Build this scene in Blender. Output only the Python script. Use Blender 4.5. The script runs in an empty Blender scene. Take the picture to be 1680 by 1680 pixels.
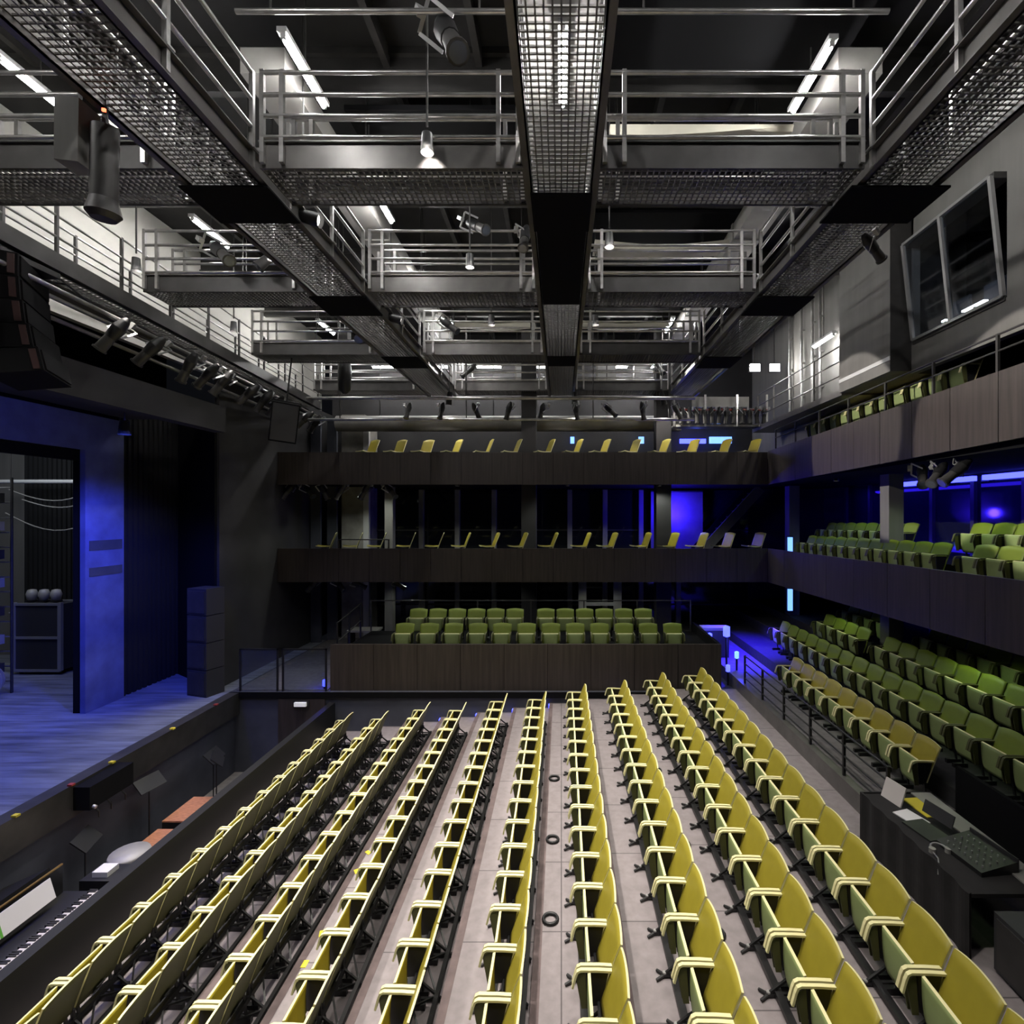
import bpy, math, random
from mathutils import Vector, Matrix, Euler
random.seed(7)
PI = math.pi
C = bpy.context.scene.collection
S = bpy.context.scene

# ------------------------------------------------------------------ camera
CAMZ = 5.59
cd = bpy.data.cameras.new('camera'); cam = bpy.data.objects.new('camera', cd); C.objects.link(cam)
cam.location = (0, 0, CAMZ); cam.rotation_euler = (PI/2, 0, 0)
cd.sensor_width = 36; cd.lens = 860/1680*36
cd.shift_x = -(921-840)/1680; cd.shift_y = 2/1680
cd.clip_start = .05; cd.clip_end = 200
S.camera = cam
# ------------------------------------------------------------------ view / world
S.view_settings.view_transform = 'Standard'; S.view_settings.look = 'None'
S.view_settings.gamma = 1; S.view_settings.use_curve_mapping = False
S.view_settings.exposure = 0.0
W = bpy.data.worlds.new('dark_hall'); S.world = W; W.use_nodes = True
W.node_tree.nodes['Background'].inputs[0].default_value = (.5, .55, .7, 1)
W.node_tree.nodes['Background'].inputs[1].default_value = .006
S.cycles.max_bounces = 6; S.cycles.diffuse_bounces = 3; S.cycles.glossy_bounces = 3
S.cycles.sample_clamp_indirect = 4
# light levels
K_HOUSE = 2150; K_TUBE = 240; K_BLUE = 500
# ------------------------------------------------------------------ materials
def mat(name, col, rough=.6, metal=0., emit=None, es=0., noise=0., nscale=8., bump=0., spec=.5, alpha=None, trans=0., stretch=None):
    m = bpy.data.materials.new(name); m.use_nodes = True
    nt = m.node_tree; b = nt.nodes['Principled BSDF']
    b.inputs['Base Color'].default_value = (*col, 1); b.inputs['Roughness'].default_value = rough
    b.inputs['Metallic'].default_value = metal; b.inputs['Specular IOR Level'].default_value = spec
    if trans: b.inputs['Transmission Weight'].default_value = trans
    if emit: b.inputs['Emission Color'].default_value = (*emit, 1); b.inputs['Emission Strength'].default_value = es
    if noise or bump:
        tc = nt.nodes.new('ShaderNodeTexCoord'); n = nt.nodes.new('ShaderNodeTexNoise')
        mp = nt.nodes.new('ShaderNodeMapping'); nt.links.new(tc.outputs['Object'], mp.inputs[0]); nt.links.new(mp.outputs[0], n.inputs['Vector'])
        if stretch: mp.inputs['Scale'].default_value = stretch
        n.inputs['Scale'].default_value = nscale; n.inputs['Detail'].default_value = 5
        if noise:
            r = nt.nodes.new('ShaderNodeValToRGB')
            r.color_ramp.elements[0].position = .3; r.color_ramp.elements[1].position = .7
            r.color_ramp.elements[0].color = (*[c*(1-noise) for c in col], 1); r.color_ramp.elements[1].color = (*[min(1, c*(1+noise)) for c in col], 1)
            nt.links.new(n.outputs['Fac'], r.inputs[0]); nt.links.new(r.outputs[0], b.inputs['Base Color'])
        if bump:
            bp = nt.nodes.new('ShaderNodeBump'); bp.inputs['Strength'].default_value = bump
            nt.links.new(n.outputs['Fac'], bp.inputs['Height']); nt.links.new(bp.outputs[0], b.inputs['Normal'])
    return m
M = {}
M['ply'] = mat('lime_seat_shell', (.335, .28, .027), .5, noise=.07, nscale=5)
M['ply_under'] = mat('green_seat_underside', (.28, .345, .135), .55, noise=.07, nscale=5)
M['ply_shade'] = mat('shade_tinted_seat_shell', (.17, .225, .018), .55, noise=.07, nscale=5)  # lime shell, darker and greener: shade over terrace and box seats in colour
M['ply_rear_shade'] = mat('shade_darkened_back_shell', (.088, .09, .028), .55, noise=.07, nscale=5)  # lime shell darkened: shade on the seat rears put into the colour
M['ply_edge'] = mat('pale_shell_edge', (.80, .75, .40), .5)
M['black'] = mat('black_powder_coat', (.012, .012, .013), .45)
M['blackmatte'] = mat('black_matte', (.007, .007, .008), .9, spec=.1)
M['blackcloth'] = mat('black_drape_cloth', (.014, .0125, .013), .95, noise=.35, nscale=4, bump=.3)
M['steel'] = mat('galvanised_steel', (.56, .55, .54), .3, .9, noise=.2, nscale=6)
M['paintsteel'] = mat('grey_painted_steel', (.15, .143, .138), .34, .45, noise=.2, nscale=3)
M['darksteel'] = mat('dark_painted_steel', (.05, .048, .047), .5, .3, noise=.25, nscale=3)
M['grate'] = mat('grating_steel', (.13, .125, .12), .5, .4)
M['ceil'] = mat('dark_ceiling_deck', (.014, .0135, .014), .8, noise=.3, nscale=1.5)
M['duct'] = mat('pale_grey_duct', (.34, .33, .31), .55, .2, noise=.15, nscale=2)
M['palewall'] = mat('off_white_wall', (.56, .55, .51), .8, noise=.08, nscale=1.5)
M['cream'] = mat('cream_banner_cloth', (.42, .40, .33), .8, noise=.1, nscale=3)
M['wood'] = mat('dark_stained_fascia', (.045, .036, .032), .5, noise=.3, nscale=2.2, stretch=(7, 7, .35))
M['wall'] = mat('charcoal_wall', (.022, .021, .0225), .8, noise=.25, nscale=1.3)
M['wallgrey'] = mat('grey_wall_panel', (.17, .165, .155), .7, noise=.12, nscale=1.4, stretch=(3, 3, .3))
M['concrete'] = mat('raw_concrete', (.30, .285, .26), .85, noise=.25, nscale=2.5, bump=.1)
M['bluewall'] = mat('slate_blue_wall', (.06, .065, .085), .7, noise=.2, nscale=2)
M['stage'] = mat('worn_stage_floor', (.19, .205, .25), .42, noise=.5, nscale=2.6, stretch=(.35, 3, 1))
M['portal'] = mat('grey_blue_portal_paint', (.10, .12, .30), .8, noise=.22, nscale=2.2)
M['curtain'] = mat('black_velour', (.006, .006, .007), 1.0)
M['pitfloor'] = mat('grey_pit_floor', (.16, .15, .15), .7, noise=.2)
M['darkcarpet'] = mat('dark_terrace_carpet', (.035, .034, .036), .9, noise=.2)
M['orange'] = mat('orange_wood', (.45, .19, .10), .6, noise=.25, nscale=9, stretch=(1, 6, 1))
M['paper'] = mat('white_paper', (.78, .76, .78), .7)
M['pagegrey'] = mat('manila_paper', (.55, .48, .33), .7)
M['yellowtape'] = mat('yellow_tape', (.75, .62, .04), .6)
M['greentape'] = mat('green_tab', (.12, .42, .05), .6)
M['keys'] = mat('ivory_keys', (.65, .6, .58), .4)
M['brass'] = mat('brass_edge', (.36, .22, .07), .35, .7)
M['lens'] = mat('glass_lens', (.06, .07, .09), .1, 0, spec=.9)
M['redcloth'] = mat('dull_red_paint', (.03, .006, .005), .6)
M['red'] = mat('red_rail_paint', (.40, .06, .045), .5)
M['case'] = mat('flightcase_black', (.03, .03, .033), .6)
M['alu'] = mat('aluminium_edge', (.42, .42, .42), .4, .6)
M['whitepl'] = mat('white_plastic', (.6, .6, .6), .5)
M['tube'] = mat('fluorescent_tube', (1, 1, 1), .5, emit=(1, .985, .96), es=K_TUBE)
M['lamp'] = mat('lit_lamp_glass', (1, 1, 1), .5, emit=(1, .95, .88), es=5)
M['worklamp'] = mat('work_lamp_glass', (1, 1, 1), .5, emit=(1, .97, .92), es=110)
M['bluelamp'] = mat('blue_led', (.1, .2, 1), .5, emit=(.05, .06, 1), es=5)
M['bluewhite'] = mat('pale_blue_led', (.4, .6, 1), .5, emit=(.12, .28, 1), es=2.6)
M['redled'] = mat('red_led', (1, .1, .05), .5, emit=(1, .12, .05), es=5)
M['sign'] = mat('lit_sign', (1, 1, 1), .5, emit=(.9, .9, .85), es=.35)

def floor_mat():
    m = mat('mauve_floor_boards', (.30, .262, .272), .65); nt = m.node_tree; b = nt.nodes['Principled BSDF']
    tc = nt.nodes.new('ShaderNodeTexCoord'); br = nt.nodes.new('ShaderNodeTexBrick'); n = nt.nodes.new('ShaderNodeTexNoise')
    br.offset = 0; br.inputs['Color1'].default_value = (.32, .278, .286, 1); br.inputs['Color2'].default_value = (.295, .258, .266, 1)
    br.inputs['Mortar'].default_value = (.11, .095, .1, 1); br.inputs['Scale'].default_value = 1
    br.inputs['Mortar Size'].default_value = .008; br.inputs['Brick Width'].default_value = 20; br.inputs['Row Height'].default_value = 1.22
    nt.links.new(tc.outputs['Object'], br.inputs['Vector']); nt.links.new(tc.outputs['Object'], n.inputs['Vector'])
    n.inputs['Scale'].default_value = 9; n.inputs['Detail'].default_value = 6
    mx = nt.nodes.new('ShaderNodeMix'); mx.data_type = 'RGBA'; mx.blend_type = 'MULTIPLY'; mx.inputs[0].default_value = .45
    nt.links.new(br.outputs['Color'], mx.inputs[6]); nt.links.new(n.outputs['Fac'], mx.inputs[7]); nt.links.new(mx.outputs[2], b.inputs['Base Color'])
    return m
M['floor'] = floor_mat()
M['nosing'] = mat('brown_step_strip', (.135, .10, .10), .8, noise=.25, nscale=6)
def glass_mat():
    m = mat('dark_glass', (.012, .014, .02), .06, spec=.6); return m
M['glass'] = glass_mat()
def clear_glass():
    m = bpy.data.materials.new('clear_glass'); m.use_nodes = True; nt = m.node_tree
    nt.nodes.remove(nt.nodes['Principled BSDF']); out = nt.nodes['Material Output']
    t = nt.nodes.new('ShaderNodeBsdfTransparent'); t.inputs[0].default_value = (.8, .84, .9, 1)
    g = nt.nodes.new('ShaderNodeBsdfGlossy'); g.inputs['Roughness'].default_value = .05
    mx = nt.nodes.new('ShaderNodeMixShader'); mx.inputs[0].default_value = .06
    nt.links.new(t.outputs[0], mx.inputs[1]); nt.links.new(g.outputs[0], mx.inputs[2]); nt.links.new(mx.outputs[0], out.inputs[0])
    return m
M['clear'] = clear_glass()

# ------------------------------------------------------------------ mesh builder
class MB:
    def __init__(s): s.v = []; s.f = []; s.m = []; s.sm = []
    def add(s, vs, fs, mi=0, smooth=False):
        o = len(s.v); s.v += [tuple(v) for v in vs]
        for f in fs: s.f.append([i+o for i in f]); s.m.append(mi); s.sm.append(smooth)
    def box(s, a, b, mi=0):
        x0, y0, z0 = (min(a[i], b[i]) for i in range(3)); x1, y1, z1 = (max(a[i], b[i]) for i in range(3))
        s.add([(x0,y0,z0),(x1,y0,z0),(x1,y1,z0),(x0,y1,z0),(x0,y0,z1),(x1,y0,z1),(x1,y1,z1),(x0,y1,z1)],
              [(0,3,2,1),(4,5,6,7),(0,1,5,4),(1,2,6,5),(2,3,7,6),(3,0,4,7)], mi); return s
    def bar(s, p, q, w, h, up=(0,0,1), mi=0):            # rectangular bar from p to q
        p, q = Vector(p), Vector(q); d = (q-p).normalized(); u = Vector(up)
        if abs(d.dot(u)) > .98: u = Vector((1,0,0))
        sd = d.cross(u).normalized()*w/2; u = sd.cross(d).normalized()*h/2
        vs = [p-sd-u, p+sd-u, p+sd+u, p-sd+u, q-sd-u, q+sd-u, q+sd+u, q-sd+u]
        s.add(vs, [(0,1,2,3),(7,6,5,4),(0,4,5,1),(1,5,6,2),(2,6,7,3),(3,7,4,0)], mi); return s
    def tube(s, p, q, r, n=8, r2=None, mi=0, cap=True):
        p, q = Vector(p), Vector(q); d = (q-p).normalized(); u = Vector((0,0,1)) if abs(d.z) < .95 else Vector((1,0,0))
        a = d.cross(u).normalized(); b = d.cross(a).normalized(); r2 = r if r2 is None else r2
        vs = [p+(a*math.cos(2*PI*k/n)+b*math.sin(2*PI*k/n))*r for k in range(n)]+[q+(a*math.cos(2*PI*k/n)+b*math.sin(2*PI*k/n))*r2 for k in range(n)]
        s.add(vs, [(k, k+n, (k+1) % n+n, (k+1) % n) for k in range(n)], mi, True)
        if cap: s.add(vs[:n], [list(range(n))], mi); s.add(vs[n:], [list(range(n))[::-1]], mi)
        return s
    def path(s, pts, r, n=6, mi=0):
        for a, b in zip(pts, pts[1:]): s.tube(a, b, r, n, mi=mi)
        return s
    def strip(s, pts, nrm_off, w0, w1, axis=1, mi=0):     # extrude a polyline (x,z) of given thickness along y w0..w1
        top = pts; bot = nrm_off; n = len(pts)
        vs = [(x, w0, z) for x, z in top]+[(x, w1, z) for x, z in top]+[(x, w0, z) for x, z in bot]+[(x, w1, z) for x, z in bot]
        fs = []
        for i in range(n-1):
            fs += [(i, i+1, n+i+1, n+i), (2*n+i, 3*n+i, 3*n+i+1, 2*n+i+1), (i, 2*n+i, 2*n+i+1, i+1), (n+i, n+i+1, 3*n+i+1, 3*n+i)]
        fs += [(0, n, 3*n, 2*n), (n-1, 2*n+n-1, 3*n+n-1, n+n-1)]
        s.add(vs, fs, mi); return s
    def prism(s, poly, z0, z1, mi=0):
        n = len(poly); vs = [(x, y, z0) for x, y in poly]+[(x, y, z1) for x, y in poly]
        s.add(vs, [list(range(n))[::-1], [n+i for i in range(n)]]+[(i, (i+1) % n, (i+1) % n+n, i+n) for i in range(n)], mi); return s
    def lathe(s, prof, n=16, o=(0,0,0), mi=0):            # profile (r,z)
        k = len(prof); vs = [(o[0]+r*math.cos(2*PI*j/n), o[1]+r*math.sin(2*PI*j/n), o[2]+z) for r, z in prof for j in range(n)]
        s.add(vs, [(i*n+j, i*n+(j+1) % n, (i+1)*n+(j+1) % n, (i+1)*n+j) for i in range(k-1) for j in range(n)], mi, True)
        s.add(vs[:n], [list(range(n))[::-1]], mi); s.add(vs[-n:], [list(range(n))], mi); return s
    def mesh(s, name, mats):
        me = bpy.data.meshes.new(name); me.from_pydata(s.v, [], s.f)
        for m in (mats if isinstance(mats, (list, tuple)) else [mats]): me.materials.append(m)
        me.polygons.foreach_set('material_index', s.m); me.polygons.foreach_set('use_smooth', s.sm); me.update(); return me
    def build(s, name, mats, parent=None):
        o = bpy.data.objects.new(name, s.mesh(name, mats)); C.objects.link(o)
        if parent: o.parent = parent
        return o
LABELS = {}
def tag(o, label, cat, group=None, kind=None):
    if kind != 'structure' and group is None or label in LABELS:
        assert label not in LABELS, label
    LABELS[label] = 1
    assert 4 <= len(label.split()) <= 16, (len(label.split()), label)
    o['label'] = label; o['category'] = cat
    if group: o['group'] = group
    if kind: o['kind'] = kind
    return o
def empty(name, loc=(0,0,0), rot=(0,0,0)):
    o = bpy.data.objects.new(name, None); C.objects.link(o); o.location = loc; o.rotation_euler = rot; o.empty_display_size = .1
    return o
def struct(name, mb, m, label=None, cat=None):
    o = mb.build(name, m); o['kind'] = 'structure'
    if label: o['label'] = label; o['category'] = cat or name.split('_')[0]
    return o
def copy_tree(o, loc, rot=None):
    r = o.copy(); C.objects.link(r); r.location = loc
    if rot is not None: r.rotation_euler = rot
    for ch in o.children:
        c = ch.copy(); C.objects.link(c); c.parent = r
        for g in ch.children:
            d = g.copy(); C.objects.link(d); d.parent = c
    return r
ORD = 'first second third fourth fifth sixth seventh eighth ninth tenth eleventh twelfth thirteenth fourteenth fifteenth sixteenth seventeenth eighteenth nineteenth twentieth'.split()
def light(name, kind, loc, energy, col=(1,1,1), target=None, parent=None, **k):
    l = bpy.data.lights.new(name, kind); l.energy = energy; l.color = col
    for a, b in k.items(): setattr(l, a, b)
    o = bpy.data.objects.new(name, l); C.objects.link(o); o.location = loc
    if target is not None: o.rotation_euler = (Vector(target)-Vector(loc)).to_track_quat('-Z', 'Y').to_euler()
    return o

# ================================================================== SETTING
DX = .925; X7 = .249; ZR = .12
RX = [X7+DX*(i-6) for i in range(10)]; RZ = [ZR*i for i in range(10)]
Y_END = [12.58, 12.35, 12.6, 12.25, 12.5, 12.29, 12.46, 12.38, 12.57, 12.56]
PITCH = .54
FY0, FY1 = -1.5, 13.45
bnd = [-5.78]+[x+.37 for x in RX[:-1]]+[4.5]
mb = MB()
for i in range(10):
    mb.box((bnd[i], FY0, -.3), (bnd[i+1], FY1, RZ[i]))
    if i: mb.box((bnd[i]-.005, FY0, RZ[i]-.05), (bnd[i]+.085, FY1, RZ[i]+.004), 1)
struct('floor', mb, [M['floor'], M['nosing']], 'mauve grey raked stalls floor stepping up row by row', 'floor')
# stage-level cross walk behind the stalls and everything under it
mb = MB(); mb.box((-8.5, FY1, -1.05), (4.5, 21, 1.0)); mb.box((-8.5, FY1-.05, .86), (4.5, FY1, 1.005), 1)
struct('floor_crosswalk', mb, [M['bluewall'], M['blackmatte']], 'dark stage level walkway across the far end of the stalls', 'floor')
# right hand terraces
mb = MB(); mb.box((4.5, 7.5, -.3), (5.65, 21, 1.34)); mb.box((4.5, FY0, -.3), (5.65, 7.5, 1.08))
mb.box((5.65, FY0, -.3), (6.6, 21, 1.62), 1); mb.box((6.6, FY0, -.3), (7.5, 21, 1.96), 1); mb.box((7.5, FY0, -.3), (12.2, 21, 2.2), 1)
struct('floor_terrace', mb, [M['pitfloor'], M['darkcarpet']], 'grey stepped terrace floor under the right side seats', 'floor')
mb = MB(); mb.box((4.47, 7.5, 1.0), (4.62, 13.4, 1.37)); struct('trim_curb', mb, M['paintsteel'], 'dark grey curb between the aisle and the side terrace', 'curb')
mb = MB(); mb.box((5.6, FY0, 1.0), (5.66, 7.45, 2.0)); struct('trim_terrace', mb, M['blackmatte'], 'black facing of the terrace step behind the mixing table', 'facing')
# pit
mb = MB(); mb.box((-8.5, FY0, -1.15), (-5.9, FY1, -1.05)); struct('floor_pit', mb, M['pitfloor'], 'grey floor of the orchestra pit', 'floor')
mb = MB(); mb.box((-5.93, FY0, -1.1), (-5.78, FY1-.06, .76)); struct('wall_pit', mb, M['black'], 'black wall between the front stalls row and the pit', 'wall')
mb = MB(); mb.box((-8.5, FY0, -1.1), (-8.38, FY1, .62)); mb.box((-8.52, FY0, .45), (-8.25, FY1, 1.0), 1)
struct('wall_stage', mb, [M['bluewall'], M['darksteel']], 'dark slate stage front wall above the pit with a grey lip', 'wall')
mb = MB(); mb.box((-7.25, FY1-.04, -1.05), (-6.05, FY1-.01, .84)); o = struct('door_1', mb, M['wood'], 'dark brown doorway at the far end of the pit', 'door')
# stage
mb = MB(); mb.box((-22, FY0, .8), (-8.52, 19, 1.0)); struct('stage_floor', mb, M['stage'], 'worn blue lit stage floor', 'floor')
# stage side splay wall + back-left wall
def quadwall(name, p, q, z0, z1, t, m, label):
    mb = MB(); mb.bar((p[0], p[1], (z0+z1)/2), (q[0], q[1], (z0+z1)/2), t, z1-z0); return struct(name, mb, m, label, 'wall')
quadwall('wall_splay', (-10.9, 15.0), (-9.0, 13.7), 1.0, 8.2, .12, M['blackmatte'], 'dark angled wall beside the stage opening')
quadwall('wall_left', (-9.0, 13.7), (-9.0, 21), 1.0, 9.4, .12, M['wall'], 'dark side wall between the stage and the far balconies')
# the proscenium
PX = -10.9
mb = MB(); mb.box((PX-.12, 12.0, 1.0), (PX, 13.06, 7.87)); mb.box((PX-.12, -2, 7.05), (PX, 12.0, 7.87))
mb.box((PX-.1, 12.1, 4.72), (PX+.012, 13.0, 4.95), 1); mb.box((PX-.1, 12.1, 4.12), (PX+.012, 13.0, 4.32), 1)
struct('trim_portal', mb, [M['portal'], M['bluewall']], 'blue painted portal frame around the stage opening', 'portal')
mb = MB()
for k in range(24):
    y = 13.1+k*.085; mb.box((PX-.16-.05*(k % 2), y, 1.0), (PX-.06-.05*(k % 2), y+.085, 8.4))
tag(mb.build('stage_curtain', M['curtain']), 'black velour curtain hanging beside the blue portal', 'curtain')
mb = MB(); mb.box((PX-.7, -2, 7.87), (PX-.55, 15.2, 10.2)); mb.box((PX-.3, 12.02, 1.0), (PX-.13, 13.2, 7.87)); mb.box((PX-.3, -2, 6.8), (PX-.13, 12.02, 7.87)); struct('wall_proscenium', mb, M['blackmatte'], 'black wall above the portal', 'wall')
mb = MB(); mb.box((-8.75, 3.5, 7.62), (-8.45, 13.2, 8.25)); mb.box((-10.9, 3.5, 7.95), (-8.6, 13.2, 8.05))
struct('trim_bulkhead', mb, M['wall'], 'grey bulkhead running above the stage edge', 'bulkhead')
mb = MB(); mb.box((-22, 17.0, 1.0), (-10.9, 17.2, 9)); struct('wall_backstage', mb, M['wallgrey'], 'grey backstage wall', 'wall')
mb = MB(); mb.box((-22, -2, 1.0), (-21.8, 17.0, 9)); struct('wall_backstage_side', mb, M['blackmatte'], 'black far side wall of the stage', 'wall')
# back and right walls, upper walls, ceiling
mb = MB(); mb.box((-9.0, 20.6, 0), (13, 20.8, 13)); struct('wall_back', mb, M['wall'], 'dark wall behind the far balconies', 'wall')
mb = MB(); mb.box((10.3, FY0, 0), (10.5, 20.8, 13)); struct('wall_right', mb, M['wall'], 'dark wall behind the right side seats', 'wall')
mb = MB(); mb.box((-9.75, -2, 9.4), (-9.6, 21, 12.6)); struct('wall_left_upper', mb, M['palewall'], 'pale lit wall above the stage side gallery', 'wall')
mb = MB(); mb.box((7.5, 11.9, 7.6), (7.65, 20.6, 12.6)); struct('wall_right_upper', mb, M['wallgrey'], 'grey wall beside the upper right gallery', 'wall')
mb = MB(); mb.box((-12, -2, 12.6), (12.2, 21, 12.8)); struct('ceiling', mb, M['ceil'], 'dark ceiling deck above the catwalks', 'ceiling')
mb = MB()
for y in (2.4, 5.1, 7.9, 10.8, 13.9, 16.9):
    mb.box((-9.6, y, 11.95), (7.5, y+.12, 12.05)); mb.box((-9.6, y+.05, 12.05), (7.5, y+.08, 12.5)); mb.box((-9.6, y-.03, 12.5), (7.5, y+.15, 12.6))
for x in (-8, -6.4, -2.7, -1.3, 1.6, 2.9, 5.6): mb.box((x, -1, 12.35), (x+.1, 20.6, 12.6))
struct('ceiling_beams', mb, M['darksteel'], 'grey steel roof beams under the dark ceiling', 'beam')
mb = MB()
for x, y, w, d in ((.6, 5.3, 3.3, 2.3), (.6, 11.0, 3.2, 2.4), (-3.5, 5.3, 2.9, .9), (-3.4, 8.2, 2.8, 2.0), (-3.4, 14.1, 2.8, 2.2), (.6, 14.1, 3.1, 2.2)): mb.box((x, y, 11.9), (x+w, y+d, 11.98))
struct('ceiling_baffles', mb, M['blackmatte'], 'black ceiling baffle panels between the roof beams', 'baffle')

# balconies ---------------------------------------------------------
def fascia(name, p, q, z0, z1, tilt, label, n):
    """panelled timber front from p to q; tilt lifts the near end"""
    mb = MB(); p = Vector(p); q = Vector(q); L = (q-p).length; d = (q-p)/L; nrm = Vector((-d.y, d.x))
    def zo(t): return tilt*t*L
    for k in range(n):
        a = p+d*(L*k/n+.006); b = p+d*(L*(k+1)/n-.006); ta, tb = k/n, (k+1)/n
        vs = []
        for pt, t in ((a, ta), (b, tb)):
            for off in (0, .05):
                for z in (z0, z1): vs.append((pt.x+nrm.x*off, pt.y+nrm.y*off, z+zo(t)))
        mb.add(vs, [(0,1,5,4),(2,6,7,3),(0,4,6,2),(1,3,7,5),(0,2,3,1),(4,5,7,6)])
    vs = []
    for pt, t in ((p, 0), (q, 1)):
        for off in (.02, .12):
            for z in (z0+.01, z1-.01): vs.append((pt.x+nrm.x*off, pt.y+nrm.y*off, z+zo(t)))
    mb.add(vs, [(0,1,5,4),(2,6,7,3),(0,4,6,2),(1,3,7,5),(0,2,3,1),(4,5,7,6)], 1)
    return struct(name, mb, [M['wood'], M['blackmatte']], label, 'balcony front')
TILT = .0174
YB = 16.5
fascia('balcony_front', (-8.94, YB), (6.5, YB), 3.42, 4.48, 0, 'dark timber front of the lower far balcony', 16)
fascia('balcony_front', (-8.94, YB), (6.5, YB), 6.49, 7.51, 0, 'dark timber front of the upper far balcony', 16)
fascia('balcony_front', (6.5, YB), (6.5, 2.0), 3.42, 4.48, 0.0174, 'dark timber front of the lower right balcony', 12)
fascia('balcony_front', (6.5, YB), (6.5, 2.0), 6.49, 7.54, 0.0185, 'brown timber front of the upper right balcony', 15)
fascia('box_front', (-5.98, 13.55), (4.14, 13.55), 1.0, 2.2, 0, 'dark timber front of the far seating box', 9)
mb = MB(); mb.box((-5.98, 13.6, 1.0), (-5.9, 16.3, 1.75)); mb.box((4.06, 13.6, 1.0), (4.14, 16.3, 2.2)); mb.box((-5.9, 13.66, 1.0), (4.06, 14.75, 1.7)); mb.box((-5.9, 14.75, 1.0), (4.06, 16.3, 1.93))
struct('floor_box', mb, M['blackmatte'], 'black stepped floor of the far seating box', 'floor')
def slope(mb, x0, x1, y0, y1, z0, zt):
    za, zb = zt+TILT*(16.5-y0), zt+TILT*(16.5-y1)
    mb.add([(x0,y0,z0),(x1,y0,z0),(x1,y1,z0),(x0,y1,z0),(x0,y0,za),(x1,y0,za),(x1,y1,zb),(x0,y1,zb)], [(0,3,2,1),(4,5,6,7),(0,1,5,4),(1,2,6,5),(2,3,7,6),(3,0,4,7)])
mb = MB(); mb.box((-9.0, YB+.1, 3.5), (12.0, 20.6, 4.1)); mb.box((6.7, FY0, 3.5), (12.0, YB+.1, 3.9)); slope(mb, 6.7, 12.0, FY0, YB, 3.9, 4.05); slope(mb, 7.95, 12.0, 6, YB+2, 4.0, 4.44)
struct('floor_balcony_lower', mb, M['blackmatte'], 'black slab of the lower balcony', 'floor')
mb = MB(); mb.box((-9.0, YB+.1, 6.55), (12.0, 20.6, 7.14)); mb.box((6.7, FY0, 6.55), (12.0, YB+.1, 7.15)); slope(mb, 6.7, 7.5, 6, YB, 7.15, 7.5)
struct('floor_balcony_upper', mb, M['blackmatte'], 'black slab of the upper balcony', 'floor')
# back wall glazing: one window per bay and level
MX = [-5.45, -4.05, -2.62, .33, 1.7, 3.1, 4.55]
mull = MB()
for x in MX:
    mull.box((x-.09, 20.35, .98), (x+.09, 20.6, 6.5))
struct('trim_mullions', mull, M['duct'], 'grey upright posts of the glazed back wall', 'mullion')
edges = [-7.3]+MX+[7.4]
for lev, (z0, z1) in enumerate(((1.0, 3.5), (3.9, 6.5))):
    for k in range(8):
        mb = MB(); mb.box((edges[k]+.1, 20.5, z0), (edges[k+1]-.1, 20.55, z1))
        for zz in ((z0+1.0, z0+1.06),): mb.box((edges[k]+.1, 20.46, zz[0]), (edges[k+1]-.1, 20.5, zz[1]), 1)
        struct('window_%d' % (lev*8+k+1), mb, [M['glass'], M['darksteel']])
mb = MB()
for y in [4.2+1.45*k for k in range(11)]: mb.box((10.15, y, 2.2), (10.3, y+.12, 6.5))
struct('trim_side_mullions', mb, M['darksteel'], 'dark posts of the right side glazed wall', 'mullion')
for k in range(10):
    y = 4.32+1.45*k; mb = MB(); mb.box((10.24, y, 2.2), (10.29, y+1.33, 6.5)); struct('window_%d' % (17+k), mb, M['glass'])
# structural columns
def column(x, y, z0, z1, w, m, label):
    mb = MB(); mb.box((x-w/2, y-w/2, z0), (x+w/2, y+w/2, z1)); return struct('column', mb, m, label, 'column')
column(-1.1, 17.9, 1.0, 12.6, .5, M['wall'], 'dark column behind the far box seats')
column(3.45, 17.9, 1.0, 12.6, .5, M['wall'], 'dark column near the right end of the far box')
column(7.75, 17.6, 1.3, 6.5, .34, M['wallgrey'], 'grey column at the far end of the side terrace')
column(7.75, 12.3, 1.3, 6.5, .34, M['wallgrey'], 'grey column standing among the right terrace seats')
column(-5.95, 18.2, 1.0, 6.5, .28, M['wallgrey'], 'grey column left of the far box seats')
# pale concrete pier + white strip at back left
mb = MB(); mb.box((-8.05, 19.2, 1.0), (-7.2, 20.5, 9.2)); struct('pier', mb, M['concrete'], 'pale concrete pier at the far left corner', 'pier')
mb = MB(); mb.box((-7.22, 19.1, 1.0), (-7.02, 19.25, 8.6)); struct('trim_pier', mb, M['whitepl'], 'white upright edge of the concrete pier', 'trim')
for x0, x1, l in ((-8.9, -8.55, 0), (-8.45, -8.1, 1)):
    mb = MB(); mb.box((x0, 18.6+l*.3, 1.0), (x1, 18.7+l*.3, 9)); struct('wall_pier_panel_%d' % (l+1), mb, M['bluewall'])

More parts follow.
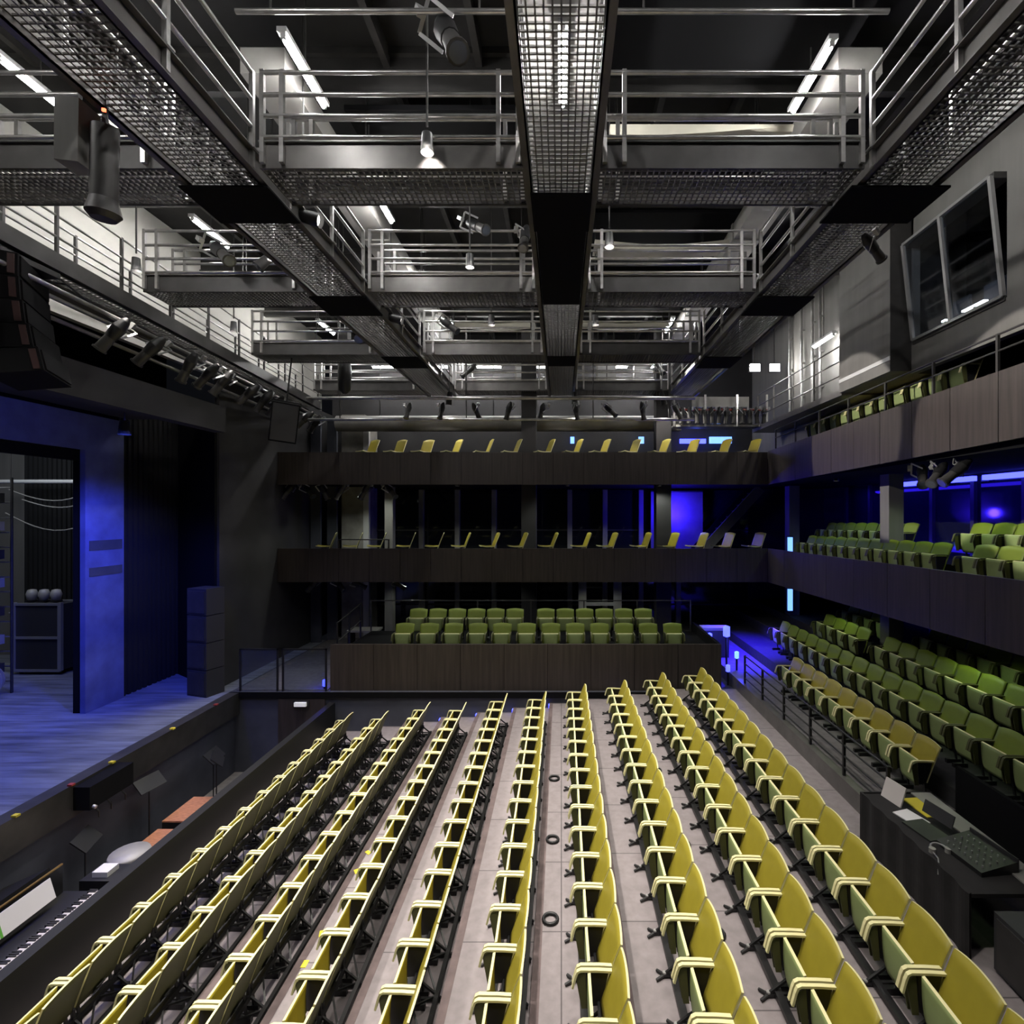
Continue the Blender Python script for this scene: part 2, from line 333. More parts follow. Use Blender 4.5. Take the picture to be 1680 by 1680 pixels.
# right control booth and panel box
mb = MB()
mb.box((6.92, 1, 12.2), (7.05, 10.37, 12.6)); mb.box((6.92, 1, 8.35), (7.05, 10.37, 8.95)); mb.box((6.92, 1, 8.95), (7.05, 8.14, 12.2))
mb.box((6.92, 10.3, 8.95), (7.05, 10.37, 12.2)); mb.box((6.92, 8.14, 10.86), (7.05, 10.37, 12.2))
struct('wall_booth', mb, M['wallgrey'], 'grey control booth wall above the upper right balcony', 'wall')
mb = MB(); mb.box((6.5, 10.37, 8.4), (7.6, 12.25, 12.6)); mb.box((6.485, 10.36, 8.62), (6.5, 12.25, 8.7), 1); mb.box((6.5, 10.36, 8.4), (7.6, 10.375, 12.6), 2)
struct('wall_booth_side', mb, [M['wallgrey'], M['whitepl'], M['darksteel']], 'pale grey panelled box beside the control booth window', 'wall')
mb = MB(); mb.box((8.5, 1, 8.45), (8.6, 11, 12.6)); mb.box((7.05, 1, 8.45), (8.6, 1.1, 12.6)); struct('wall_booth_inside', mb, M['blackmatte'])
mb = MB(); mb.box((7.05, 1.1, 8.35), (8.5, 10.37, 8.45)); struct('floor_booth', mb, M['blackmatte'])
def window_booth():
    t0, t1 = (6.70, 10.84), (6.90, 8.98)        # (x, z) top and bottom; the panes lean out at the top
    g = MB(); ys = (8.18, 10.27)
    g.add([(t1[0], ys[0], t1[1]), (t1[0], ys[1], t1[1]), (t0[0], ys[1], t0[1]), (t0[0], ys[0], t0[1])]+[(t1[0]+.012, ys[0], t1[1]), (t1[0]+.012, ys[1], t1[1]), (t0[0]+.012, ys[1], t0[1]), (t0[0]+.012, ys[0], t0[1])],
          [(0,1,2,3),(7,6,5,4),(0,4,5,1),(1,5,6,2),(2,6,7,3),(3,7,4,0)])
    o = struct('window_27', g, M['clear'], 'large leaning glass window of the control booth', 'window')
    f = MB()
    for y in (ys[0], (ys[0]+ys[1])/2+.05, ys[1]): f.bar((t1[0]-.01, y, t1[1]), (t0[0]-.01, y, t0[1]), .06, .06, (0, 1, 0))
    for x, z in (t0, t1): f.bar((x-.01, ys[0], z), (x-.01, ys[1], z), .06, .05)
    f.build('window_frame', M['alu'], o)
    s = MB(); s.box((6.9, 8.16, 8.9), (6.99, 10.3, 8.97)); s.box((6.72, 8.14, 10.8), (6.99, 10.3, 10.9)); s.build('window_sill', M['darksteel'], o)
window_booth()
# booth interior: desk with small lit equipment
t = empty('booth_desk', (7.6, 9.2, 8.46)); tag(t, 'dark control desk behind the booth window', 'desk')
MB().box((-.4, -1.0, .6), (.4, 1.0, .68)).build('desk_top', M['darksteel'], t)
for y in (-.9, .9): MB().box((-.35, y-.03, 0), (.35, y+.03, .6)).build('leg', M['darksteel'], t)
for k, (y, z, w) in enumerate(((9.75, 9.6, .3), (9.0, 9.55, .34), (8.55, 9.7, .3))):
    t = empty('monitor', (7.45, y, 9.13)); tag(t, ['dark monitor at the far end of the booth desk', 'dark monitor in the middle of the booth desk', 'dark monitor at the near end of the booth desk'][k], 'monitor')
    MB().box((-.02, -w/2-.05, .1), (.03, w/2+.05, .45)).build('screen', M['lens'], t); MB().box((-.06, -.1, 0), (.06, .1, .02)).box((.03, -.02, 0), (.05, .02, .2)).build('stand', M['black'], t)
for k, (y, z) in enumerate(((9.9, 9.18), (9.2, 9.16))):
    t = empty('desk_lamp', (7.25, y, 9.13)); tag(t, ['small lit lamp at far end of the booth desk', 'long lit lamp at middle of the booth desk'][k], 'lamp')
    MB().tube((0, 0, 0), (0, 0, .08), .02).build('stem', M['black'], t); MB().box((-.04, -.05-.2*k, .08), (.04, .05+.2*k, .11)).build('shade', M['lamp'], t)

# upper right gallery
mb = MB(); mb.box((6.55, 12.25, 8.35), (7.5, 18.0, 8.5)); struct('floor_gallery', mb, M['paintsteel'], 'grey walkway slab of the upper right gallery', 'floor')
# stairs at the far right corner
t = empty('staircase', (0, 0, 0)); tag(t, 'dark staircase rising through the blue lit far right corner', 'stairs')
MB().bar((5.0, 19.2, 4.0), (7.3, 19.2, 6.5), .06, .35).build('stringer', M['wallgrey'], t); MB().bar((5.0, 20.2, 4.0), (7.3, 20.2, 6.5), .06, .35).build('stringer', M['blackmatte'], t)
for k in range(11):
    x = 5.1+k*.205; z = 4.1+k*.222; MB().box((x, 19.2, z), (x+.25, 20.2, z+.04)).box((x, 19.21, z+.0), (x+.02, 20.19, z+.03), 0).build('tread', M['bluewall'], t)

# ================================================================== CHAIRS
def panel(fn, nu, nv, thick_dir, mats, name):
    """two-sided curved shell; fn(u,v)->(x,y,z) front surface; thick_dir vector to the back surface"""
    mb = MB(); n = nu+1; td = Vector(thick_dir)
    fr = [Vector(fn(-1+2*i/nu, j/nv)) for j in range(nv+1) for i in range(n)]; N = len(fr)
    mb.add(fr+[p+td for p in fr], [])
    def F(ids, mi, sm): mb.f.append(ids); mb.m.append(mi); mb.sm.append(sm)
    for j in range(nv):
        for i in range(nu):
            a = j*n+i; F([a, a+n, a+n+1, a+1], 0, True); F([N+a, N+a+1, N+a+n+1, N+a+n], 1, True)
    for i in range(nu):
        F([i, i+1, N+i+1, N+i], 2, False); a = nv*n+i; F([a, N+a, N+a+1, a+1], 2, False)
    for j in range(nv):
        a = j*n; F([a, N+a, N+a+n, a+n], 2, False); a = j*n+nu; F([a, a+n, N+a+n, N+a], 2, False)
    return mb.mesh(name, mats)
def back_fn(u, v):
    w = .25+.006*v; z = .31+v*(.515+.034*(1-abs(u)**2.0)); x = .115+.18*v+.02*v*v-.012*u*u
    return (x, w*u, z)
me_back = panel(back_fn, 10, 6, (.02, 0, -.004), [M['ply'], M['ply_rear_shade'], M['ply_edge']], 'backrest')
me_back_shade = panel(back_fn, 10, 6, (.02, 0, -.004), [M['ply_shade'], M['ply_rear_shade'], M['ply_shade']], 'backrest')
def seat_up_fn(u, v):
    w = .168+.038*v-.03*max(0, .15-v)/.15; z = .24+.385*v; x = .005-.01*v-.012*math.sin(v*PI)
    return (x, w*u, z)
me_seat_up = panel(seat_up_fn, 8, 8, (.026, 0, .006), [M['ply_under'], M['ply'], M['ply_edge']], 'seat')
def seat_dn_fn(u, v):
    w = .218; return (.14-.42*v, w*u, .42+.02*v-.02*math.sin(v*PI)+.01*u*u)
me_seat_dn = panel(seat_dn_fn, 6, 6, (0, 0, -.03), [M['ply'], M['ply_under'], M['ply_edge']], 'seat')
def arm_mesh():
    c = [(.225, .615), (.1, .622), (-.07, .624), (-.098, .61), (-.115, .57), (-.145, .46)]
    top, bot = [], []
    for i, (x, z) in enumerate(c):
        a = Vector(c[max(0, i-1)]); b = Vector(c[min(len(c)-1, i+1)]); d = (b-a).normalized(); nn = Vector((d.y, -d.x))*.010
        if nn.y < 0 and i < 3: nn = -nn
        top.append((x+nn.x, z+nn.y)); bot.append((x-nn.x, z-nn.y))
    mb = MB(); mb.strip(top, bot, -.017, .017)
    mb.strip([(-.115, .565), (-.06, .27)], [(-.03, .6), (-.005, .27)], -.006, .006, mi=1); mb.strip([(-.02, .6), (.0, .29)], [(.19, .6), (.12, .3)], -.006, .006, mi=2)  # olive and black panels: shadow under the arm put into the colour
    return mb.mesh('armrest', [M['ply_edge'], M['ply_rear_shade'], M['black']])
me_arm = arm_mesh()
me_arm_shade = me_arm.copy(); me_arm_shade.materials[0] = M['ply_rear_shade']  # pale arms swapped for the shade-darkened material
mb = MB(); mb.tube((.10, -.25, .325), (.10, .25, .325), .016, 6); mb.bar((.13, 0, .3), (.185, 0, .37), .12, .012, (1, 0, 0))
mb.bar((.1, -.2, .33), (.14, -.2, .06), .03, .02); mb.bar((.1, .2, .33), (.14, .2, .06), .03, .02); mb.box((-.02, -.22, 0), (.2, -.17, .06)); mb.box((-.02, .17, 0), (.2, .22, .06))
me_frame = mb.mesh('leg_frame', [M['black']])
def make_chair(kind):
    t = empty('theatre_seat'); down = kind == 'down'
    for nm, me, loc in (('backrest', me_back_shade if kind == 'green' else me_back, (0,0,0)), ('seat', me_seat_dn if down else me_seat_up, (0,0,0)), ('armrest', me_arm, (0,-.243,0)), ('armrest', me_arm, (0,.243,0)), ('leg_frame', me_frame, (0,0,0))):
        if kind == 'green' and nm == 'armrest': me = me_arm_shade
        o = bpy.data.objects.new(nm, me); C.objects.link(o); o.parent = t; o.location = loc
        if down and nm == 'armrest': bpy.data.objects.remove(o)
    return t
CH = {}
def chair(kind, loc, rz, label, group):
    if kind not in CH: c = CH[kind] = make_chair(kind); c.location = loc; c.rotation_euler = (0, 0, rz)
    else: c = copy_tree(CH[kind], loc, (0, 0, rz))
    c.rotation_euler.z += random.uniform(-.012, .012)
    tag(c, label, 'seat', group); return c
# stalls ---------------------------------------------------------------
ROWN = ['row nearest the pit'] + [ORD[i]+' row from the pit' for i in range(1, 9)] + ['stalls row farthest from the pit']
for i in range(10):
    near_edge = CAMZ-RZ[i]-.62
    ymin = 860*near_edge/(1690-842)-.75
    n = int((Y_END[i]-ymin)/PITCH)+1
    for k in range(n):
        y = Y_END[i]-PITCH*(k+.5)
        chair('up', (RX[i], y, RZ[i]), 0, 'lime tip-up stalls seat, %s from the far end, %s' % (ORD[k], ROWN[i]), 'stalls seats, '+ROWN[i])
    # row under-structure
    t = empty('seat_rail', (RX[i], Y_END[i], RZ[i])); tag(t, 'black seat rail with splayed feet under the %s' % ROWN[i], 'seat rail', 'seat rails of the stalls rows')
    L = PITCH*n
    MB().bar((.12, .05, .2), (.12, -L, .2), .05, .06).build('beam', M['black'], t)
    MB().bar((.30, .05, .07), (.30, -L, .07), .045, .06).build('beam', M['black'], t)
    MB().bar((-.03, .05, .05), (-.03, -L, .05), .07, .05).build('beam', M['black'], t)
    for k in range(n+1):
        b = MB(); y = -PITCH*k
        b.bar((.34, y, .03), (-.13, y, .03), .03, .03).bar((-.12, y, .04), (.12, y, .22), .022, .022).bar((.34, y, .04), (.12, y, .22), .022, .022)
        b.bar((.3, y, .07), (.12, y-PITCH/2, .2), .018, .018).bar((.12, y-PITCH/2, .2), (.3, y-PITCH, .07), .018, .018) if k < n else None
        b.bar((-.12, y, .03), (-.21, y-.05, .02), .022, .02).bar((-.12, y, .03), (-.19, y+.07, .02), .022, .02)
        b.bar((.12, y, .2), (.12, y, .33), .03, .03)
        b.tube((-.12, y, .045), (-.12, y, .06), .02, 8, mi=1)
        b.build('bracket', [M['black'], M['alu']], t)
# far box --------------------------------------------------------------
for k in range(12):
    x = (660+40.6*k-921)*14.2/860
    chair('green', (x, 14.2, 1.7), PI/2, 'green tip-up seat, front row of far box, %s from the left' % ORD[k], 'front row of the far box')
for k in range(12):
    x = ((682+32.3*k) if k < 6 else (895+32.6*(k-6)) ) ; x = (x-921)*15.1/860
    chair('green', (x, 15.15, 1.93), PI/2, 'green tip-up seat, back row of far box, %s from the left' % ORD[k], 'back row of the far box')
# far balconies (facing the stage, seats down)
for k, px in enumerate((607, 652, 697, 745, 797, 843, 897, 943, 988, 1037, 1085, 1133, 1185, 1233)):
    chair('down', ((px-5-921)*17/860, 17.0, 7.15), random.uniform(-.06, .06)+(.95 if k < 3 else .65 if k == 3 else .35), 'lime seat in the upper far balcony, %s from the left' % ORD[k], 'upper far balcony seats')
for k, px in enumerate((540, 583, 622, 670, 717, 760, 807, 853, 903, 957, 1000, 1055, 1100, 1147, 1190, 1240)):
    chair('down', ((px-5-921)*17/860, 17.0, 4.11), random.uniform(-.08, .08)+.25, 'green seat in the lower far balcony, %s from the left' % ORD[k], 'lower far balcony seats')
# right terrace
def side_row(x, z, y1, y0, kind, lab, group, skip=(), tilt=0., pitch=PITCH):
    n = int(round((y1-y0)/pitch)); k2 = 0
    for k in range(n):
        y = y1-pitch*(k+.5)
        if any(a < y < b for a, b in skip): continue
        chair(kind, (x, y, z+tilt*(16.5-y)), 0, lab % ORD[k2], group); k2 += 1
side_row(5.23, 1.34, 12.5, 7.6, 'up', 'lime tip-up seat, front terrace row on the right, %s from the far end', 'front terrace row')
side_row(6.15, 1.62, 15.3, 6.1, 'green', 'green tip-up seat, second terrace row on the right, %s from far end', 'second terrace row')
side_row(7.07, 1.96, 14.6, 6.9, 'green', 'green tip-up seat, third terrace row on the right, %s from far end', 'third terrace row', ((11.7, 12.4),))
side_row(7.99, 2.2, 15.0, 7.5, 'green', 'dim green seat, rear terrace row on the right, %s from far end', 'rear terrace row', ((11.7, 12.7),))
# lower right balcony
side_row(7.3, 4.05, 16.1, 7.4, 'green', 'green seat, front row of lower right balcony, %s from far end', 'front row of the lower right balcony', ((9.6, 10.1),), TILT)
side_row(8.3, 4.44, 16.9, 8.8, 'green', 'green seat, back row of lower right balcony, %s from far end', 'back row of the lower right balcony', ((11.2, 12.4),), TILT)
# upper right balcony
side_row(7.2, 7.5, 15.2, 9.4, 'up', 'lime seat in upper right balcony under the booth, %s from far end', 'upper right balcony seats', (), TILT)

# ================================================================== CATWALKS
CZ = 9.7
def grating_mesh(x0, x1, y0, y1, p=.073):
    mb = MB(); nx = max(2, round((x1-x0)/p)); ny = max(2, round((y1-y0)/p))
    for i in range(nx+1): x = x0+(x1-x0)*i/nx; mb.box((x-.0075, y0, -.022), (x+.0075, y1, 0))
    for j in range(ny+1): y = y0+(y1-y0)*j/ny; mb.box((x0, y-.0075, -.02), (x1, y+.0075, -.004))
    return mb
BAYS = [(.6, 6.15), (6.98, 9.6), (10.42, 13.42), (14.25, 17.35)]
def long_catwalk(cx, hw, y0, y1, label, plates=(), gy0=None):
    t = empty('catwalk', (cx, 0, CZ)); tag(t, label, 'catwalk', None)
    grating_mesh(-hw, hw, y0 if gy0 is None else gy0, y1).build('grating', M['grate'], t)
    for s in (-1, 1):
        b = MB(); b.box((s*hw, y0, -.1), (s*(hw+.02), y1, .16)); b.box((s*hw, y0, -.1), (s*(hw+.09), y1, -.085)); b.box((s*hw, y0, .145), (s*(hw+.09), y1, .16))
        b.build('side_beam', M['paintsteel'], t)
        for a, c in BAYS:
            a = max(a, y0); c = min(c, y1)
            if c-a < .5: continue
            r = MB()
            for z in (.42, .74, 1.06): r.tube((s*(hw+.05), a, z), (s*(hw+.05), c, z), .024, 8)
            r.build('handrail', M['steel'], t)
            n = max(1, round((c-a)/1.3))
            for k in range(n+1):
                y = a+(c-a)*k/n; q = MB(); q.box((s*(hw+.05)-.024, y-.024, -.05), (s*(hw+.05)+.024, y+.024, 1.08)); q.box((s*(hw+.05)-.05, y-.05, .16), (s*(hw+.05)+.05, y+.05, .18)); q.build('post', M['steel'], t)
    for a, c, e, dz in plates:
        MB().box((-hw-e, a, -.13-dz), (hw+e, c, -.105-dz)).build('soffit_plate', M['blackmatte'], t)
    return t
long_catwalk(0, .36, .8, 18.2, 'central grated catwalk running straight overhead to the far wall', ((6.45, 7.3, .02, .06), (7.3, 10.0, -.01, 0), (13.35, 14.2, .0, .0)))
long_catwalk(-4.1, .42, .8, 18.2, 'grated catwalk left of centre running over the front stalls', ((6.35, 7.15, .12, .03), (9.6, 10.5, .1, .03), (13.3, 14.3, .05, .03)))
long_catwalk(4.12, .42, .8, 18.2, 'grated catwalk right of centre running beside the booth wall', ((6.35, 7.15, .18, .03), (9.6, 10.5, .1, .03), (13.3, 14.3, .05, .03)))
# angled bridge over the stage edge
BR = math.atan(.085)
t = empty('lighting_bridge', (-7.35, 5, 9.35), (0, 0, BR)); tag(t, 'angled lighting bridge hanging above the stage edge', 'bridge')
grating_mesh(-.75, .0, -2.5, 13.5, .09).build('grating', M['grate'], t)
for x in (0, -.75):
    b = MB(); b.box((x-.02, -2.5, -.12), (x+.02, 13.5, .16)); b.box((x-.06, -2.5, -.12), (x+.06, 13.5, -.1)); b.build('side_beam', M['darksteel'], t)
    r = MB()
    for z in (.4, .72, 1.05): r.tube((x, -2.5, z), (x, 13.5, z), .018, 8)
    r.build('handrail', M['steel'], t)
    for k in range(13): y = -2.3+k*1.3; MB().box((x-.02, y-.02, 0), (x+.02, y+.02, 1.07)).build('post', M['darksteel'], t)
for x, z in ((.12, -.45), (-.25, -.42), (-.6, -.6)): MB().tube((x, -2.5, z), (x, 13.5, z), .035, 10).build('lighting_pipe', M['steel'], t)
MB().box((-.9, -2.5, -.16), (-.35, 13.5, -.13)).build('soffit_plate', M['paintsteel'], t)
# cross catwalks
XB = [(-7.5, -4.62, 'left of the left catwalk'), (-3.56, -.46, 'between left and central catwalks'), (.46, 3.58, 'between central and right catwalks')]
DEPTH = ['nearest', 'second', 'third', 'farthest']
for j, (ya, yb) in enumerate(((6.2, 6.93), (9.65, 10.37), (13.47, 14.2), (17.4, 18.1))):
    for bi, (xa, xb, wh) in enumerate(XB):
        t = empty('cross_catwalk', (xa, ya, CZ)); tag(t, '%s crosswise grated catwalk %s' % (DEPTH[j], wh), 'catwalk')
        if bi == 0: xa = -7.42-.27*j; t.location.x = xa
        L = xb-xa; D = yb-ya
        grating_mesh(0, L, 0, D).build('grating', M['grate'], t)
        for yy in (0, D):
            b = MB(); b.box((0, yy-.015, -.04), (L, yy+.015, .27)); b.box((0, yy-.05, .25), (L, yy+.05, .27)); b.build('side_beam', M['paintsteel' if yy == 0 and bi == 1 else 'darksteel'], t)  # near beam of one bay paler than the rest: lamp light put into colour
            r = MB()
            for z in (.30, .55, .80, 1.06): r.tube((.03, yy-.05, z), (L-.03, yy-.05, z), .025, 8)
            r.build('handrail', M['steel'], t)
            for x in (.05, .28, L-.28, L-.05): MB().box((x-.025, yy-.07, 0), (x+.025, yy-.02, 1.09)).build('post', M['steel'], t)
for x, w, l in ((-4.05, .3, 'pale square duct above the left catwalk'), (0, .5, 'pale square duct above the central catwalk'), (4.05, .3, 'pale square duct above the right catwalk')):
    b = MB()
    for k in range(0 if x == 0 else 3, 8): b.box((x-w, .5+k*2.2, 11.55 if x else 11.65), (x+w, .5+k*2.2+2.16, 11.9)); b.box((x-w-.03, .5+k*2.2+2.1, 11.52 if x else 11.62), (x+w+.03, .5+k*2.2+2.2, 11.92))
    for k in range(0 if x == 0 else 2, 4): b.box((x-.02, 2+k*4, 11.9), (x+.02, 2.05+k*4, 12.6))
    tag(b.build('air_duct', M['duct']), l, 'duct')
# lighting pipes hung above the cross catwalks
pn = 0
for j, (y, zs) in enumerate(((5.65, (11.0, 11.55)), (8.4, (11.1, 11.5)), (11.7, (11.0, 10.6)), (15.2, (11.0, 10.5)))):
    for xa, xb, wh in XB:
        for z in zs:
            t = empty('lighting_pipe', ((xa+xb)/2, y+(.12 if z == max(zs) else 0), z)); hl = (xb-xa)/2-.05
            tag(t, '%s %s overhead steel pipe %s' % (DEPTH[j], 'upper' if z == max(zs) else 'lower', wh), 'pipe', 'overhead lighting pipes')
            MB().tube((-hl, 0, 0), (hl, 0, 0), .028, 10).build('pipe', M['steel'], t)
            for x in (-hl*.75, hl*.75): MB().tube((x, 0, 0), (x, 0, 12.6-z), .012, 6).build('hanger', M['darksteel'], t)
# sagging cream banners
for k, (xa, xb, y, z, h) in enumerate(((.75, 3.55, 8.0, 11.55, .2), (.7, 3.5, 10.9, 11.3, .16), (.6, 3.2, 15.6, 11.35, .2), (-3.2, -.8, 15.6, 11.35, .2))):
    mb = MB(); n = 16; vs = []
    for i in range(n+1):
        u = i/n; x = xa+(xb-xa)*u; s = -.22*math.sin(u*PI*.5+PI/2*.0)*u if k == 0 else -.10*math.sin(u*PI)
        for dy, dz in ((0, -h+.22*u*u*.8 if k == 0 else -h), (.05, -h*.5), (.9, .08), (.9, .1), (.03, 0)): vs.append((x, y+dy, z+dz+(0 if k == 0 else s)))
    for i in range(n):
        for c in range(5): mb.f.append([i*5+c, i*5+(c+1) % 5, (i+1)*5+(c+1) % 5, (i+1)*5+c]); mb.m.append(0); mb.sm.append(False)
    mb.v = vs; mb.f.append([0, 1, 2, 3, 4]); mb.f.append([n*5+c for c in (4, 3, 2, 1, 0)]); mb.m += [0, 0]; mb.sm += [False, False]
    tag(mb.build('ceiling_banner', M['cream']), ['cream cloth banner under the roof right of the central catwalk, nearest', 'cream cloth banner behind the second right crosswise catwalk', 'far cream banner right of the central catwalk', 'far cream banner left of the central catwalk'][k], 'banner')

# fluorescent fittings -------------------------------------------------
def tube_light(loc, length, axis, label, group='fluorescent work lights'):
    t = empty('fluorescent_light', loc, (0, 0, 0 if axis == 'y' else PI/2)); tag(t, label, 'light', group)
    MB().box((-.06, -length/2-.05, .03), (.06, length/2+.05, .09)).build('housing', M['whitepl'], t)
    MB().tube((0, -length/2, 0), (0, length/2, 0), .032, 10).build('tube', M['tube'], t)
    for s in (-1, 1): MB().box((-.03, s*length/2-.02, -.03), (.03, s*length/2+.02, .05)).build('socket', M['whitepl'], t)
    MB().tube((0, 0, .09), (0, 0, (11.62 if abs(loc[0]) < .1 else 12.6)-loc[2]), .01, 6).build('hanger', M['darksteel'], t)
    return t
for k, y in enumerate((7.0, 10.0, 13.2, 16.4)):
    tube_light((-3.42, y, 11.45), 1.1 if k < 2 else .7, 'y', '%s fluorescent tube beside the left catwalk' % DEPTH[k])
for k, y in enumerate((7.1, 16.4)):
    tube_light((3.38, y, 11.45), 1.1, 'y', ['nearest', 'farthest'][k]+' fluorescent tube beside the right catwalk')
for k, x in enumerate((-3.42, 3.38)):
    tube_light((x, 3.6, 11.45), 1.1, 'y', ['left', 'right'][k]+' fluorescent tube of the pair overhead nearest the camera')
for k, y in enumerate((3.2, 7.0)):
    tube_light((.02, y, 11.5), 1.2, 'y', ['fluorescent tube above the central catwalk nearest the camera', 'fluorescent tube glowing through the central catwalk grating'][k])
for k, y in enumerate((3.5, 7.3, 11.0, 16.6)):
    tube_light((-7.15-.1*k, y, 11.45), 1.1, 'y', '%s fluorescent tube above the stage edge bridge' % DEPTH[k])
for k, x in enumerate((-6.6, -4.7, -2.7, -.9, 2.0, 3.2)):
    tube_light((x, 19.6, 11.05), .9, 'x', 'fluorescent tube on the far wall, %s from the left' % ORD[k])
tube_light((6.95, 13.9, 10.15), 1.0, 'y', 'fluorescent tube above the upper right gallery rail')
for k, x in enumerate((6.35, 7.0)):
    t = empty('flood_light', (x, 17.2, 10.35)); tag(t, ['left', 'right'][k]+' bright flood light of the pair above the far right gallery', 'light', 'far gallery flood lights')
    MB().box((-.18, 0, -.12), (.18, .1, .16)).build('housing', M['black'], t); MB().box((-.16, -.012, -.1), (.16, 0, .13)).build('lamp_glass', M['worklamp'], t); MB().bar((0, .05, .16), (0, .05, 2.25), .03, .03).build('hanger', M['darksteel'], t)

# ================================================================== STAGE LIGHT FIXTURES
def fixture_proto():
    t = empty('spotlight')
    b = MB(); b.tube((0, 0, -.12), (0, 0, .08), .085, 12, .10); b.tube((0, 0, .08), (0, 0, .22), .10, 12, .06); b.tube((0, 0, .22), (0, 0, .27), .06, 10, .03); b.build('body', M['black'], t)
    b = MB(); b.tube((0, 0, -.36), (0, 0, -.12), .085, 12, .075); b.tube((0, 0, -.37), (0, 0, -.34), .10, 12); l = b.build('lens_tube', M['darksteel'], t)
    MB().tube((0, 0, -.376), (0, 0, -.368), .078, 12).build('lens', M['lens'], l)
    b = MB(); b.bar((-.13, 0, -.02), (-.13, .17, .16), .03, .012); b.bar((.13, 0, -.02), (.13, .17, .16), .03, .012); b.bar((-.13, .17, .16), (.13, .17, .16), .03, .012); y = b.build('yoke', M['alu'], t)
    MB().box((-.03, .16, .13), (.03, .23, .26)).build('clamp', M['alu'], y)
    return t
FX = None; FREC = 0
def fixture(loc, aim, label, group, scale=1.):
    """aim: (tilt from straight down, heading)"""
    global FX
    rot = Euler((0, aim[0], aim[1]), 'XYZ')
    if FX is None: FX = fixture_proto(); o = FX; o.location = loc; o.rotation_euler = rot
    else: o = copy_tree(FX, loc, rot)
    o.scale = (scale,)*3; tag(o, label, 'spotlight', group); return o
def on_bridge(x, y, z):
    c, s = math.cos(BR), math.sin(BR); return (-7.35+x*c-y*s, 5+x*s+y*c, 9.35+z)
for k, y in enumerate((3.9, 4.8, 5.9, 6.6, 7.2, 8.4, 9.2, 9.9, 10.6, 12.0, 12.8)):
    fixture(on_bridge(.12, y, -.68), (.75+random.uniform(-.15, .15), random.uniform(-.3, .3)), 'spotlight under the stage edge bridge, %s from the near end' % ORD[k], 'stage edge bridge spotlights', 1.1)
for k, px in enumerate((475, 505, 530, 560, 600, 640)):
    fixture(((px-921)*16.95/860, 16.95, 6.36), (random.uniform(.3, .9), random.choice((0, PI))+random.uniform(-.6, .6)), 'dark spotlight under the upper far balcony, %s from the left' % ORD[k], 'upper far balcony spotlights')
for k, px in enumerate((515, 555, 585, 650)):
    fixture(((px-921)*16.95/860, 16.95, 3.32), (random.uniform(.7, 1.2), random.choice((0, PI))+random.uniform(-.5, .5)), 'dark spotlight under the lower far balcony, %s from the left' % ORD[k], 'lower far balcony spotlights', .9)
for k, y in enumerate((8.9, 9.35, 9.8)):
    fixture((6.75, y, 6.33), (.9, .5*k), 'spotlight under the upper right balcony, %s from the near end' % ORD[k], 'upper right balcony spotlights')
MISC = [(-1.25, 5.75, 10.85, .6, 2.2, 'above the nearest left crosswise catwalk', 1.3), (-1.55, 9.4, 10.75, 1.0, 2.4, 'on the second left crosswise catwalk rail', 1), (-.65, 9.45, 10.6, .5, 1.4, 'beside the central catwalk', 1),
        (-2.9, 13.3, 10.4, .9, 2.9, 'on the third left crosswise catwalk rail', 1), (-3.0, 17.2, 10.3, .8, .4, 'on the far rail left of the centre', 1), (-6.2, 9.5, 10.35, .9, 2.6, 'left of the left catwalk', 1.2), (-5.2, 9.5, 10.3, .7, .5, 'touching the outer side of the left catwalk', 1.1),
        (-5.0, 13.3, 10.2, .8, 1.5, 'on the third rail near the stage side', 1.2), (4.4, 7.45, 9.4, 1.0, 3.6, 'under the right catwalk by the booth', .8), (3.2, 17.2, 10.4, .7, 2.0, 'on the far rail right of the centre', 1)]
for x, y, z, a, h, wh, sc in MISC: fixture((x, y, z), (a, h), 'black spotlight %s' % wh, None, sc)
for k in range(9):
    fixture((-4.8+k*1.05, 16.45, 8.85), (random.uniform(.2, .9), random.uniform(0, 6)), 'small spotlight on the far gallery pipe, %s from the left' % ORD[k], 'far gallery spotlights', .9)
# far gallery pipes and duct
for k, (z, r) in enumerate(((9.2, .05), (8.55, .045))):
    t = empty('gallery_pipe', (-1.0, 16.45+.12*k, z)); tag(t, ['upper', 'lower'][k]+' horizontal steel pipe across the far gallery', 'pipe')
    MB().tube((-7, 0, 0), (5.2, 0, 0), r, 10).build('pipe', M['steel'], t)
    for x in (-6, -2, 2, 4.4): MB().bar((x, 0, 0), (x, 0, 12.6-z), .03, .03).build('hanger', M['darksteel'], t)
t = empty('ventilation_duct', (-7.9, 18.5, 8.75)); tag(t, 'long round grey duct under the far gallery', 'duct')
MB().tube((0, 0, 0), (12.1, 0, 0), .28, 16).build('pipe', M['duct'], t)
for x in (1.5, 5.5, 9.5): MB().bar((x, 0, .25), (x, 0, 3.85), .03, .03).build('hanger', M['darksteel'], t)
# stored lights rack under the red rail
t = empty('storage_rack', (3.7, 17.3, 8.45)); tag(t, 'rack with a red rail storing lights at the far right', 'rack')
MB().box((0, 0, 0), (3.1, .5, .06)).build('shelf', M['duct'], t); MB().tube((0, 0, .55), (3.1, 0, .55), .035, 8).build('rail', M['red'], t); MB().box((.7, .3, .7), (2.6, .4, 1.05)).build('back_panel', M['duct'], t)
for x in (.02, 1.05, 2.1, 3.08): MB().box((x-.03, -.03, 0), (x+.03, .03, 1.05)).build('post', M['steel'], t)
for k in range(12):
    fixture((3.95+k*.245, 17.2, 8.85), (.1, k), 'stored light hanging from the red rail, %s from the left' % ORD[k], 'stored lights on the red rail', .85)
